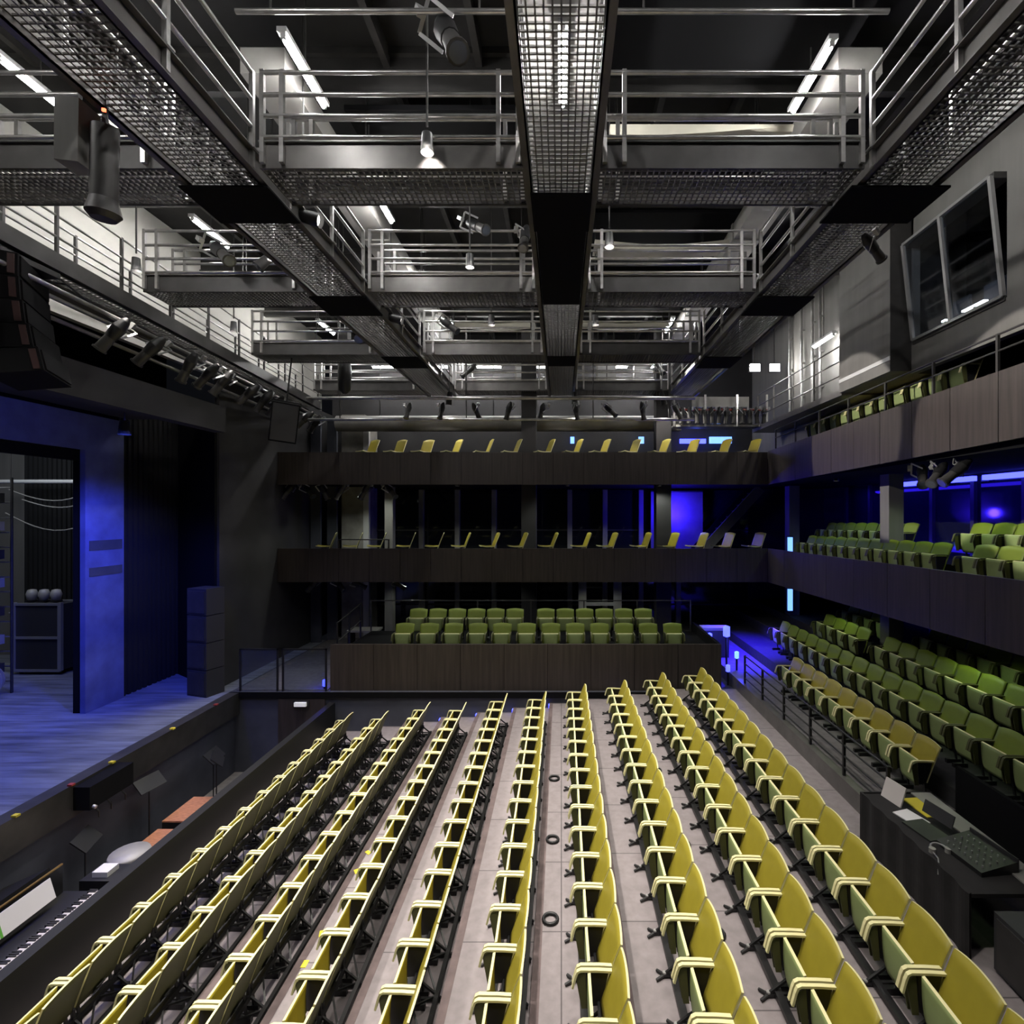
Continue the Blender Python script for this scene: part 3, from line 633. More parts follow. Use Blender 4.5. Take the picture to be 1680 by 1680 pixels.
# big hanging projector unit, upper left
t = empty('hanging_projector', (-4.66, 5.2, 9.52), (.06, .06, .1)); t.scale = (.9, .9, .92); tag(t, 'large dark projector unit hanging beside the left catwalk', 'projector')
MB().box((-.26, -.15, -.55), (-.02, .15, .1)).build('housing', M['wallgrey'], t)
b = MB(); b.tube((.14, 0, -.1), (.14, 0, -.85), .13, 16); b.tube((.14, 0, -.85), (.14, 0, -1.0), .13, 16, .17); b.tube((.14, 0, -1.0), (.14, 0, -1.06), .17, 16, .12); b.build('barrel', M['darksteel'], t)
b = MB(); b.bar((-.1, 0, .1), (-.1, 0, .5), .05, .05); b.bar((.14, 0, -.1), (.14, 0, .4), .04, .04); b.bar((-.2, 0, .4), (.3, 0, .4), .05, .05); b.build('bracket', M['black'], t)
MB().box((.2, -.14, .0), (.235, -.12, .03)).build('status_light', M['redled'], t)
# line array beside the stage: six cabinets each a thing
for k in range(5):
    t = empty('loudspeaker', (-7.8+.02*k*k, 7.35, 8.92-k*.33), (0, -.05*k, .5)); tag(t, 'black curved array loudspeaker beside the stage, %s from the top' % ORD[k], 'loudspeaker', 'array loudspeakers beside the stage')
    MB().box((-.3, -.55, -.155), (.3, .55, .155)).build('cabinet', M['blackmatte'], t); MB().box((.3, -.5, -.13), (.32, .5, .13)).build('grille', M['blackmatte'], t); MB().box((.2, -.565, -.13), (.27, -.55, .13)).build('side_plate', M['redcloth'], t)
t = empty('array_frame', (-7.8, 7.35, 9.13)); tag(t, 'black hanging frame above the array loudspeakers', 'frame'); MB().box((-.3, -.5, -.04), (.3, .5, .04)).build('plate', M['black'], t)
for y in (-.4, .4): MB().tube((0, y, .04), (0, y, .1), .02, 6).build('chain', M['darksteel'], t)
# hung speaker by the far balcony end
t = empty('loudspeaker', (-7.45, 14.1, 8.05), (.25, .1, .5)); tag(t, 'black loudspeaker hanging at the left end of the far balcony', 'loudspeaker')
MB().box((-.33, -.3, -.52), (.33, .3, .52)).build('cabinet', M['blackmatte'], t); MB().box((-.3, -.32, -.48), (.3, -.3, .48)).build('grille', M['case'], t); MB().box((-.36, -.03, .45), (.36, .03, .56)).box((-.02, -.02, .5), (.02, .02, 1.9)).build('bracket', M['black'], t)
# speaker stack at the splay wall
for k in range(4):
    t = empty('loudspeaker', (-9.05, 13.35, 1.0+k*.68), (0, 0, -.3)); tag(t, 'dark loudspeaker cabinet in stack at the stage corner, %s from the bottom' % ORD[k], 'loudspeaker', 'stage corner loudspeaker stack')
    MB().box((-.32, -.25, 0), (.32, .25, .66)).build('cabinet', M['case'], t); MB().box((-.28, -.27, .05), (.28, -.25, .6)).build('grille', M['darksteel'], t)

# house lights (real lamps over the stalls)
HL = [(-4.75, 2.6), (-4.75, 5.6), (-4.75, 8.6), (-4.75, 11.4), (-1.55, 3.1), (-1.55, 6.05), (-1.55, 8.87), (-1.55, 11.6), (.75, 3.4), (.75, 8.2), (.75, 11.6), (-7.2, 5.4), (-7.3, 9.0), (-7.5, 12.0)]
for k, (x, y) in enumerate(HL):
    t = empty('house_light', (x, y, 9.75)); tag(t, 'black house light can %s, %s from the near end' % ('beside the stage edge bridge' if x < -6 else 'left of the left catwalk' if x < -2 else 'between left and central catwalks' if x < 0 else 'between central and right catwalks', ORD[sorted(b for a, b in HL if abs(a-x) < .5).index(y)]), 'house light', 'house lights over the stalls')
    MB().tube((0, 0, 0), (0, 0, .22), .075, 14, .06, cap=False).build('can', M['black'], t); MB().tube((0, 0, .19), (0, 0, .2), .055, 12).build('lamp', M['lamp'], t); MB().bar((0, 0, .3), (0, 0, 2.85), .02, .02).build('hanger', M['darksteel'], t)
    l = light('house_lamp', 'SPOT', (x, y, 9.9), K_HOUSE*(.6 if x < -6 else .8 if x > 0 else 1), (1, .93, .84), (x+(1.6 if x < -6 else .9 if x < -2 else .6), y-(1.3 if y > 11 else -.15), 0), spot_size=1.12, spot_blend=.8, shadow_soft_size=.09)

# upper gallery railing + small pipework (right)
def railing(name, p, q, h, label, lines, post_n, m='darksteel', r=.018, cat='railing', group=None):
    t = empty(name, p); tag(t, label, cat, group); d = Vector(q)-Vector(p)
    rr = MB()
    for f in lines: rr.tube((0, 0, h*f), (d.x, d.y, d.z+h*f), r, 8)
    rr.build('rail', M[m], t)
    for k in range(post_n+1): f = k/post_n; MB().bar((d.x*f, d.y*f, d.z*f), (d.x*f, d.y*f, d.z*f+h*1.02), .04, .04).build('post', M[m], t)
    return t
railing('railing', (6.6, 12.4, 8.5), (6.6, 17.6, 8.5), 1.05, 'grey railing along the upper right gallery', (1, .66, .33), 4, 'paintsteel')
railing('railing', (6.62, 5.2, 7.72), (6.62, 16.2, 7.55), .62, 'thin dark railing on top of the upper right balcony front', (1, .6), 8)
railing('railing', (4.55, 7.3, 1.37), (4.55, 13.0, 1.37), .68, 'black railing between the aisle and the side terrace', (1, .72, .46, .2), 5, 'black', .016)
railing('railing', (-5.9, 16.25, 1.93), (4.0, 16.25, 1.93), .95, 'dark railing behind the far box seats', (1,), 6)
railing('railing', (-7.1, 16.7, 3.95), (-5.5, 16.7, 3.95), .8, 'short dark railing at the left end of the lower far balcony', (1,), 1)
railing('railing', (-5.9, 13.8, 1.7), (-5.9, 15.4, 1.93), 1.0, 'black handrail at the left end of the far box', (1, .5), 2, 'black')
for k, (x, y) in enumerate(((7.3, 12.45), (7.35, 13.2), (7.4, 15.0), (7.42, 15.5), (7.42, 16.2), (7.4, 17.0))):
    mb = MB(); mb.tube((x, y, 8.5), (x, y, 12.6), .04, 8)
    for z in (9.2, 10.2, 11.2): mb.box((x, y-.05, z), (x+.15, y+.05, z+.05))
    tag(mb.build('wall_conduit', M['steel']), 'upright steel conduit on the upper right gallery wall, %s from the near end' % ORD[k], 'pipe', 'gallery wall conduits')
t = empty('added_backing', (3.45, 20.2, 4.1)); tag(t, 'pale backing added to catch blue light beside the corner staircase', 'backing')  # pale surface added behind the stairs to show the blue light
MB().box((0, 0, 0), (2.0, .02, 2.3)).build('cloth', M['duct'], t); MB().tube((0, .01, 2.34), (2.0, .01, 2.34), .04, 8).build('top_tube', M['darksteel'], t)
for k, (x, z, w) in enumerate(((-3.6, 10.15, .8), (-1.4, 10.1, .5), (1.6, 10.15, .7), (2.9, 10.1, .6))):
    t = empty('electrical_cabinet', (x, 18.7, z)); tag(t, 'pale cabinet behind the farthest crosswise catwalk, %s from the left' % ORD[k], 'cabinet', 'pale far gallery cabinets')
    MB().box((-w/2, 0, 0), (w/2, .3, .75)).build('body', M['duct'], t); MB().box((-w/2+.04, -.015, .04), (w/2-.04, 0, .71)).build('door', M['whitepl'], t)
    for sx in (-1, 1): MB().bar((sx*w*.4, .15, .75), (sx*w*.4, .15, 12.6-z), .03, .03).build('hanger', M['darksteel'], t)
t = empty('hanging_hoist', (-6.2, 15.0, 10.0)); tag(t, 'tall dark hoist bag hanging near the far stage side', 'hoist')
MB().lathe([(.05, -1.0), (.16, -.9), (.19, -.4), (.15, .2), (.08, .35)], 12).build('bag', M['black'], t); MB().box((-.13, -.13, .35), (.13, .13, .8)).build('motor', M['darksteel'], t); MB().tube((0, 0, .8), (0, 0, 2.6), .012, 6).build('chain', M['steel'], t)
for k, (ya, yb, sg) in enumerate(((-1.8, 1.6, .35), (.5, 3.2, .25), (3.0, 6.4, .3))):
    pts = [on_bridge(-.1+.04*k, ya+(yb-ya)*i/14, -.2-sg*math.sin(PI*i/14)) for i in range(15)]; mb = MB(); mb.path(pts, .016); tag(mb.build('hanging_cable', M['black']), 'black cable looping under the stage edge bridge, %s from the near end' % ORD[k], 'cable', 'bridge cables')
# glass balustrade by the side stairs
for k, (x0, x1) in enumerate(((-8.3, -7.3), (-7.2, -6.05))):
    t = empty('glass_balustrade', (x0, 13.52, 1.0)); tag(t, ['glass balustrade panel by the stage corner', 'glass balustrade panel next to the far box'][k], 'balustrade')
    w = x1-x0; MB().box((.04, -.006, .05), (w-.04, .006, 1.05)).build('pane', M['clear'], t)
    b = MB(); b.box((0, -.02, 0), (.04, .02, 1.1)); b.box((w-.04, -.02, 0), (w, .02, 1.1)); b.box((0, -.02, 1.06), (w, .02, 1.1)); b.build('frame', M['black'], t)
# ramp lit along the left
mb = MB(); mb.prism([(-8.4, 13.55), (-6.05, 13.55), (-6.05, 19.5), (-8.4, 19.5)], 1.0, 1.03); struct('floor_side_walk', mb, M['pitfloor'], 'grey walkway left of the far box', 'floor')
# white goods / cases left of the box
t = empty('equipment_table', (-6.6, 17.6, 1.03)); tag(t, 'pale table at the back left of the far box', 'table'); MB().box((-.5, -.3, .62), (.5, .3, .68)).build('top', M['duct'], t)
for x in (-.45, .45): MB().box((x-.02, -.28, 0), (x+.02, .28, .62)).build('leg', M['black'], t)
t = empty('counter', (4.55, 15.6, 1.34)); tag(t, 'pale counter behind the right end of the far box', 'counter'); MB().box((-.4, -.2, .8), (.4, .2, .88)).build('top', M['duct'], t)
MB().box((-.38, -.18, 0), (.38, .18, .8)).build('body', M['darksteel'], t)
# exit doors at back wall of box
for k, x in enumerate((.75, 2.0)):
    mb = MB(); mb.box((x-.14, 18.6, 1.0), (x+.14, 18.75, 3.5)); struct('trim_%d' % (k+1), mb, M['duct'])
mb = MB(); mb.box((.89, 18.62, 2.3), (1.86, 18.72, 2.42)); struct('trim_3', mb, M['duct'])
# LED step lights
for k, (x, y, z, r) in enumerate([(bnd[i], 13.35, RZ[i]-.04, .035) for i in (3, 4, 5, 6, 7, 8)]):
    mb = MB(); mb.box((x-.02, y-.1, z-.02), (x+.0, y+.02, z+.05)); tag(mb.build('step_light', M['bluelamp']), 'tiny blue step light at the far end, %s from the pit' % ORD[k], 'light', 'blue step lights')
for k, (x, y, z, s) in enumerate(((-6.15, 13.62, 1.18, .09), (4.45, 14.0, 1.45, .1), (4.75, 14.2, 1.75, .1), (4.6, 14.6, 2.3, .16), (4.3, 15.2, 2.0, .12))):
    t = empty('blue_light', (x, y, z)); tag(t, ['blue floor lamp at the left end of the far box', 'blue lamp low beside the right end of far box', 'pale blue lamp beside the corner railing', 'tall blue lamp at the corner of the far box', 'small blue lamp behind the far box corner'][k], 'light')
    MB().lathe([(.02, -s), (s*.6, -s*.8), (s*.6, s*.8), (.02, s)], 10).build('lamp', M['bluewhite' if k == 2 else 'bluelamp'], t); MB().tube((0, 0, (1.34 if x >= 4.5 else 1.0)-z), (0, 0, -s), .03, 8).build('stem', M['black'], t)
for k, (x, y, z, h) in enumerate(((7.5, 17.2, 4.55, .25), (7.5, 17.2, 2.75, .35))):
    t = empty('wall_lamp', (x, y, z)); tag(t, ['pale blue lamp on the far column, lower balcony level', 'pale blue lamp on the far column, terrace level'][k], 'light')
    MB().box((-.07, -.05, -h), (.07, .02, h)).build('diffuser', M['bluewhite'], t); MB().box((-.1, .02, -h-.04), (.1, .06, h+.04)).build('back_plate', M['black'], t)
for k, (x0, x1) in enumerate(((4.6, 5.6), (5.75, 6.6), (.35, .5), (3.0, 3.2))):
    mb = MB(); mb.box((x0, 20.3, 8.3), (x1, 20.4, 8.55 if k else 8.47)); tag(mb.build('wall_light', M['bluewhite' if k != 0 else 'bluelamp']), ['long blue light panel on the far wall above balcony', 'pale blue light panel at the far right wall corner', 'tiny blue light on the far wall near centre', 'small blue light on the far wall right of centre'][k], 'light')
for k, (y, l_) in enumerate(((11.0, 1.5), (12.8, .8), (14.6, 1.2))):
    mb = MB(); mb.box((10.03, y, 6.38), (10.15, y+l_, 6.5)); tag(mb.build('strip_light', M['bluelamp']), 'blue strip light high on the right side wall, %s from the near end' % ORD[k], 'light', 'right wall strip lights')
# blue lamps (lights)
BL = (.03, .012, 1)
light('blue_corner', 'SPOT', (5.4, 15.4, 3.4), 1700, BL, (5.4, 15.6, 1.3), spot_size=1.75, spot_blend=.6, shadow_soft_size=.15)
light('blue_corner_low', 'POINT', (4.85, 14.3, 1.95), 22, (.05, .05, 1), shadow_soft_size=.1)
light('blue_stairs', 'POINT', (4.3, 19.6, 5.6), 170, BL, shadow_soft_size=.15)
light('blue_balcony', 'AREA', (9.7, 12, 6.3), 60, BL, (10.3, 12, 4.8), shape='RECTANGLE', size=12, size_y=.2)
light('blue_balcony_low', 'AREA', (9.7, 12.0, 2.5), 40, BL, (10.3, 12, 3.4), shape='RECTANGLE', size=12, size_y=.2)
light('blue_balcony_floor', 'AREA', (9.6, 12.0, 4.6), 60, BL, (10.3, 12, 5.1), shape='RECTANGLE', size=12, size_y=.2)
light('blue_box_left', 'POINT', (-6.25, 13.75, 1.35), 5, BL, shadow_soft_size=.05)
light('blue_upper_gallery', 'POINT', (5.0, 19.5, 8.1), 12, (.1, .15, 1), shadow_soft_size=.1)
for k, (x, y, e) in enumerate(((-9.3, 4.5, 1.0), (-9.4, 8.3, 1.1), (-9.5, 11.4, .8), (-11.8, 9.0, .8), (-11.7, 12.6, .6))):
    t = empty('stage_light', (x, y, 7.3)); tag(t, 'black stage light can above the stage floor, %s' % ['nearest', 'second', 'third', 'behind the portal', 'farthest behind the portal'][k], 'stage light', 'blue stage lights')
    MB().tube((0, 0, 0), (0, 0, .3), .12, 14, .09, cap=False).build('can', M['black'], t); MB().tube((0, 0, .26), (0, 0, .27), .08, 12).build('lamp', M['bluelamp'], t); MB().bar((0, 0, .3), (0, 0, 0.66 if x > -11 else 5.3), .02, .02).build('hanger', M['darksteel'], t)
    light('blue_stage_spot', 'SPOT', (x, y, 7.45), K_BLUE*e, (.07, .11, 1), (x-.4, y+.5, 1), spot_size=1.75, spot_blend=.7, shadow_soft_size=.2)
light('blue_portal_spot', 'SPOT', (-7.7, 9.6, 7.2), 1500, (.07, .1, 1), (-10.9, 12.6, 3.6), spot_size=1.05, spot_blend=.9, shadow_soft_size=.15)
light('blue_portal_top_spot', 'SPOT', (-8.9, 8.0, 7.5), 60, (.07, .1, 1), (-10.9, 9.4, 7.4), spot_size=1.7, spot_blend=.9, shadow_soft_size=.15)
# fill lamps added under the balconies to brighten seats and back posts
for k, (x, y, z, e) in enumerate(((-6.4, 17.1, 6.5, 110), (-3.4, 17.1, 6.5, 110), (.2, 17.1, 6.5, 110), (3.2, 17.1, 6.5, 110), (-5.0, 17.4, 3.45, 30), (-2.2, 17.4, 3.45, 30), (1.3, 17.4, 3.45, 30), (7.6, 14.5, 6.5, 45), (7.6, 10.5, 6.5, 55), (7.0, 13.4, 3.45, 12), (7.0, 9.2, 3.45, 18))):
    t = empty('fill_lamp', (x, y, z)); tag(t, 'small round added fill lamp under the %s balcony, %s' % ('upper far' if k < 4 else 'lower far' if k < 7 else 'upper right' if k < 9 else 'lower right', ['first from the left', 'second from the left', 'third from the left', 'fourth from the left', 'first from left', 'second from left', 'third from left', 'farther one', 'nearer one', 'farther one of two', 'nearer one of two'][k]), 'fill_lamp', 'added under balcony fill lamps')
    MB().tube((0, 0, -.02), (0, 0, .05), .07, 14, cap=False).build('rim', M['black'], t); MB().tube((0, 0, .0), (0, 0, .01), .06, 12).build('lamp', M['lamp'], t)
    light('fill_lamp_light', 'SPOT', (x, y, z-.03), e, ((.95, 1, .9) if k < 7 else (.74, 1, .56)), (x-(.3 if k > 6 else 0), y-.3, 0), spot_size=2.6, spot_blend=.5, shadow_soft_size=.06)
# spots onto the balcony fronts
for k, (p, q, e, sz) in enumerate((((-3.35, 7.4, 9.7), (6.5, 7.9, 6.95), 4300, .35), ((-3.35, 11.2, 9.7), (6.5, 11.8, 7.35), 3600, .36), ((-3.6, 16.72, 9.0), (-3.9, 17.05, 7.0), 90, 2.3), ((.4, 16.72, 9.0), (.2, 17.05, 7.0), 90, 2.3), ((3.3, 16.72, 9.0), (3.9, 17.05, 7.0), 110, 2.3))):
    t = empty('profile_spot', p); tag(t, ['nearer lit profile spot beside the left catwalk aimed at the booth side', 'farther lit profile spot beside the left catwalk aimed at the booth side', 'lit downward spot over the left of the upper far balcony', 'lit downward spot over the middle of the upper far balcony', 'lit downward spot over the right of the upper far balcony'][k], 'spotlight', 'profile spots for the balconies')
    dv = (Vector(q)-Vector(p)).normalized(); b = MB(); b.tube(dv*-.45, dv*-.05, .08, 12, .1, cap=False); b.build('body', M['black'], t); MB().tube(dv*-.12, dv*-.1, .08, 12).build('lens', M['lamp'], t); MB().bar(dv*-.3, dv*-.3+Vector((0, 0, 12.6-p[2]+dv.z*.3)), .02, .02).build('hanger', M['darksteel'], t)
    light('profile_lamp', 'SPOT', p, e, (1, .93, .86), q, spot_size=sz, spot_blend=.12, shadow_soft_size=.04)
light('backstage_lamp', 'AREA', (-14.5, 13.0, 8.5), 120, (.85, .92, 1), (-15, 16, 2), shape='RECTANGLE', size=2, size_y=2)
light('pit_lamp', 'POINT', (-7.4, 8.5, .5), 3, (1, .85, .7), shadow_soft_size=.1)

# ================================================================== PIT OBJECTS
PF = -1.05
t = empty('grand_piano', (-7.3, 7.3, PF)); tag(t, 'black piano with open keyboard in the pit beside the wall', 'piano')
b = MB(); b.prism([(-.28, -1.0), (.3, -1.0), (.3, .72), (-.28, .72), (-1.05, .5), (-1.05, -.8)], .52, .86); b.build('body', M['black'], t)
MB().box((.08, -.95, .74), (.34, .68, .885)).build('key_slip', M['black'], t)
b = MB()
for k in range(44): y = -.92+k*.0362; b.box((.16, y, .885), (.33, y+.032, .905))
b.build('white_keys', M['keys'], t)
b = MB()
for k in range(44):
    if k % 7 in (0, 1, 3, 4, 5): y = -.92+k*.0362+.024; b.box((.13, y, .885), (.25, y+.018, .922))
b.build('black_keys', M['black'], t)
MB().bar((-.3, -.95, 1.08), (-.3, .68, 1.08), .02, .42).build('fallboard', M['black'], t); MB().bar((-.3, -.95, 1.3), (-.3, .68, 1.3), .03, .02).build('brass_strip', M['brass'], t)
b = MB(); b.add([(-1.0, -.8, .9), (-.36, -1.0, .9), (-.36, .72, .9), (-1.0, .5, .9), (-.95, -.75, 1.1), (-.42, -.9, 1.3), (-.42, .6, 1.3), (-.95, .45, 1.1)], [(0,1,2,3),(7,6,5,4),(0,4,5,1),(1,5,6,2),(2,6,7,3),(3,7,4,0)]); b.build('lid', M['black'], t)
for x, y in ((.2, -.9), (.2, .6), (-.9, -.1)): MB().tube((x, y, 0), (x, y, .52), .05, 10, .06).build('leg', M['black'], t)
t = empty('sheet_music', (-7.42, 7.28, PF+1.0), (0, -.3, 0)); tag(t, 'open white sheet music with a green tab on the piano', 'sheet music')
MB().box((-.01, -.42, 0), (.0, .42, .3)).build('page', M['paper'], t); MB().box((.0, -.34, -.0), (.006, -.31, .26)).build('tab', M['greentape'], t)
t = empty('keyboard_lamp', (-7.25, 8.35, PF)); tag(t, 'small black box with a lit lamp beyond the piano', 'lamp')
MB().box((-.25, -.2, .55), (.25, .2, .92)).build('case', M['black'], t); MB().box((-.12, -.12, .92), (.12, .1, 1.0)).build('screen', M['whitepl'], t)
for y in (-.15, .15): MB().bar((0, y, 0), (0, y, .55), .04, .04).build('leg', M['black'], t)
def music_stand(x, y, h, rz, label):
    t = empty('music_stand', (x, y, PF), (0, 0, rz)); tag(t, label, 'music stand', None)
    MB().tube((0, 0, .1), (0, 0, h-.1), .012, 8).build('pole', M['black'], t)
    for a in (0, 2.1, 4.2): MB().tube((0, 0, .18), (.3*math.cos(a), .3*math.sin(a), .01), .01, 6).build('leg', M['black'], t)
    MB().bar((.02, -.26, h), (.02, .26, h), .3, .02, (1, 0, 1)).build('desk', M['black'], t)
for x, y, h, rz, l in ((-7.95, 8.75, 1.2, .3, 'black music stand nearest the piano in the pit'), (-8.1, 10.3, 1.35, -.2, 'black music stand in the middle of the pit'), (-7.5, 11.4, 1.3, .5, 'black music stand near the far end of pit'), (-7.9, 11.9, 1.15, .1, 'black music stand close to the stage wall')): music_stand(x, y, h, rz, l)
for k, (x, y, w, z) in enumerate(((-7.75, 9.85, .42, .45), (-7.8, 10.85, .5, .5))):
    t = empty('wooden_drum_case', (x+.1, y, PF)); t.scale = (.75, .9, 1); tag(t, ['orange wooden box nearer the piano in the pit', 'orange wooden box nearer the far pit wall'][k], 'box')
    MB().box((-.3, -w, 0), (.3, w, z)).build('body', M['black'], t); MB().box((-.3, -w, z), (.3, w, z+.03)).build('top', M['orange'], t)
t = empty('kettle_drum', (-7.4, 8.98, PF)); t.scale = (.8, .8, 1); tag(t, 'grey round topped drum in the pit by the wall', 'drum')
MB().lathe([(.1, .2), (.3, .4), (.36, .75), (.38, .8), (.36, .84), (.05, .86)], 20).build('bowl', M['duct'], t); MB().tube((0, 0, 0), (0, 0, .2), .12, 10).build('base', M['black'], t)
t = empty('stage_monitor', (-8.12, 9.3, .62)); tag(t, 'black lighting bar with cables fixed on the stage lip', 'lighting bar')
MB().box((-.12, -.45, -.05), (.16, .45, .34)).build('housing', M['blackmatte'], t); b = MB()
for y in (-.35, -.1, .2): b.path([(.1, y, 0), (.18, y+.05, -.15), (.12, y+.12, -.28), (.05, y+.2, -.2)], .012)
b.build('cable', M['black'], t); MB().tube((.17, -.4, 0), (.22, -.4, -.02), .03, 8).build('connector', M['alu'], t)
for k, (y, m) in enumerate(((7.9, 'yellowtape'), (9.6, 'yellowtape'), (11.1, 'yellowtape'), (12.5, 'red'), (8.8, 'red'))):
    mb = MB(); mb.box((-8.3, y, 1.0), (-8.22, y+.07, 1.03)); tag(mb.build('edge_marker', M[m]), 'tiny %s marker on the stage edge, %s of that colour' % ('yellow' if m[0] == 'y' else 'red', ['nearest', 'middle one', 'farthest', 'farthest', 'nearest'][k]), 'marker')
t = empty('exit_sign', (-6.65, FY1-.1, .72)); tag(t, 'small white lit sign at the far end of the pit', 'sign'); MB().box((-.15, -.03, -.05), (.15, .03, .05)).build('face', M['sign'], t); MB().box((-.21, .03, -.09), (.21, .045, .09)).build('frame', M['black'], t)

# ================================================================== BACKSTAGE
mb = MB()
for k in range(34):
    x = -16.8+k*.075; mb.box((x, 16.4-.06*(k % 2), 1.05), (x+.075, 16.5-.06*(k % 2), 7.4))
tag(mb.build('backstage_curtain', M['curtain']), 'black pleated curtain hanging backstage', 'curtain')
t = empty('flight_case', (-14.9, 15.2, 1.0)); tag(t, 'tall black equipment case with metal edges backstage', 'case')
MB().box((-.66, -.3, .12), (.66, .3, 2.0)).build('body', M['case'], t); b = MB()
for x in (-.66, .66):
    for y in (-.3, .3): b.box((x-.05, y-.04, .12), (x+.05, y+.04, 2.05))
for z in (.12, 1.05, 2.0):
    for y in (-.3, .3): b.box((-.66, y-.03, z-.035), (.66, y+.03, z+.035))
b.build('edging', M['alu'], t)
for x in (-.55, .55):
    for y in (-.2, .2): MB().tube((x, y-.02, .06), (x, y+.02, .06), .06, 10).build('caster', M['black'], t)
for k, x in enumerate((-15.35, -15.0, -14.65)):
    t = empty('lamp_head', (x, 15.2, 3.05)); tag(t, ['left', 'middle', 'right'][k]+' lamp head standing on the tall backstage case', 'lamp', 'lamp heads on the backstage case')
    MB().lathe([(.06, 0), (.11, .05), (.14, .2), (.1, .32), (.03, .34)], 12).build('head', M['duct'], t); MB().box((-.1, -.1, -.02), (.1, .1, .02)).build('base', M['black'], t)
t = empty('light_ladder', (-14.35, 13.4, 1.0)); tag(t, 'tall black ladder rig with lamps at the stage side', 'ladder')
for x in (-.3, .3): MB().tube((x, 0, 0), (x, 0, 5.5), .03, 8).build('rail', M['darksteel'], t)
for k in range(14): MB().tube((-.3, 0, .3+k*.38), (.3, 0, .3+k*.38), .02, 6).build('rung', M['steel'], t)
for k in range(7): MB().box((-.2, -.25, .55+k*.72), (.15, -.03, .78+k*.72)).build('lamp_unit', M['duct' if k % 2 else 'darksteel'], t)
t = empty('cable_reel', (-14.2, 12.8, 1.0), (0, 0, .6)); tag(t, 'round cable reel on the stage floor at the left', 'reel')
MB().tube((0, -.12, .45), (0, -.08, .45), .42, 20).build('flange', M['duct'], t); MB().tube((0, .08, .45), (0, .12, .45), .42, 20).build('flange', M['duct'], t); MB().tube((0, -.1, .45), (0, .1, .45), .2, 14).build('drum', M['black'], t); MB().box((-.3, -.15, 0), (.3, .15, .05)).build('base', M['black'], t)
t = empty('bench', (-14.0, 15.9, 1.0)); tag(t, 'small yellow topped bench with a blue cloth backstage', 'bench')
MB().box((-.4, -.2, .85), (.4, .2, .92)).build('top', M['pagegrey'], t); MB().box((-.35, -.15, .92), (.3, .15, 1.05)).build('cloth', mat('blue_cloth', (.02, .03, .5), .9), t)
for x in (-.36, .36): MB().box((x-.03, -.18, 0), (x+.03, .18, .85)).build('leg', M['bluewall'], t)
t = empty('backstage_pipe', (-15.2, 15.9, 6.55)); tag(t, 'white horizontal pipe above the backstage curtain', 'pipe'); MB().tube((-2, 0, 0), (1.9, 0, 0), .06, 10).build('pipe', M['whitepl'], t)
for x in (-1.5, 1.5): MB().tube((x, 0, 0), (x, 0, 2.4), .015, 6).build('hanger', M['darksteel'], t)
for k, (z, sag, x0, x1) in enumerate(((6.3, .5, -16.6, -13.4), (6.0, .4, -16.2, -13.4), (5.6, .7, -16.7, -13.2), (2.6, .3, -16.6, -13.6))):
    mb = MB(); pts = [(x0+(x1-x0)*i/12, 15.75, z-sag*math.sin(PI*i/12)+.03*i) for i in range(13)]; mb.path(pts, .018); tag(mb.build('hanging_cable', M['duct']), 'pale cable sagging across the backstage curtain, %s from the top' % ORD[k], 'cable', 'backstage cables')

# ================================================================== MIXING TABLE
t = empty('mixing_table', (4.6, 6.25, 1.08)); tag(t, 'table under a black cloth beside the last stalls row', 'table')
MB().box((-.46, -.95, .62), (.46, .95, .66)).build('top', M['blackcloth'], t); MB().box((.2, -.95, .66), (.46, .95, .675)).build('board', M['duct'], t)
b = MB(); pts = []
n = 44
for i in range(n+1):
    u = i/n; y = -.97+1.94*u; pts.append((-.485-.012*math.sin(i*.9)-.008*math.sin(i*.37+1), y))
ring = pts+[(-.3, .975), (.47, .975), (.47, .95), (-.44, .95)]+[(-.455, .95-1.9*i/12) for i in range(13)]
b.prism(ring, .0, .675); b.build('cloth', M['blackcloth'], t)
for y in (-.85, .85): MB().box((.38, y-.03, 0), (.44, y+.03, .62)).build('leg', M['black'], t)
TZ = 1.74
t = empty('mixing_console', (4.62, 5.85, TZ), (0, 0, .12)); t.scale = (.72, .72, .8); tag(t, 'dark mixing console with knobs on the black clothed table', 'console')
b = MB(); b.add([(-.3, -.4, 0), (.3, -.4, 0), (.3, .4, 0), (-.3, .4, 0), (-.3, -.4, .06), (.3, -.4, .16), (.3, .4, .16), (-.3, .4, .06)], [(0,3,2,1),(4,5,6,7),(0,1,5,4),(1,2,6,5),(2,3,7,6),(3,0,4,7)]); b.build('body', M['black'], t)
for i in range(7):
    for j in range(4): MB().tube((-.2+j*.12, -.32+i*.1, .077+j*.02), (-.2+j*.12, -.32+i*.1, .105+j*.02), .013, 6).build('knob', M['alu'], t)
MB().box((.3, -.4, 0), (.32, .4, .2)).build('meter_bridge', M['case'], t)
t = empty('laptop', (4.42, 6.35, TZ), (0, 0, .2)); tag(t, 'black laptop with white sheet on it on the mixing table', 'laptop')
MB().box((-.15, -.2, 0), (.15, .2, .02)).build('base', M['black'], t); MB().bar((.15, 0, .12), (.2, 0, .26), .4, .012, (1, 0, 0)).build('screen', M['case'], t)
for nm, loc, rz, sx, sy, m, l in (('script_page', (4.42, 6.62, TZ), .3, .12, .16, 'paper', 'white paper lying flat on the mixing table'), ('script_folder', (4.72, 6.85, TZ), .1, .12, .22, 'yellowtape', 'yellow folder at the far end of the mixing table')):
    t = MB().box((-sx, -sy, 0), (sx, sy, .012)).build(nm, M[m]); t.location = loc; t.rotation_euler = (0, 0, rz); tag(t, l, 'paper')
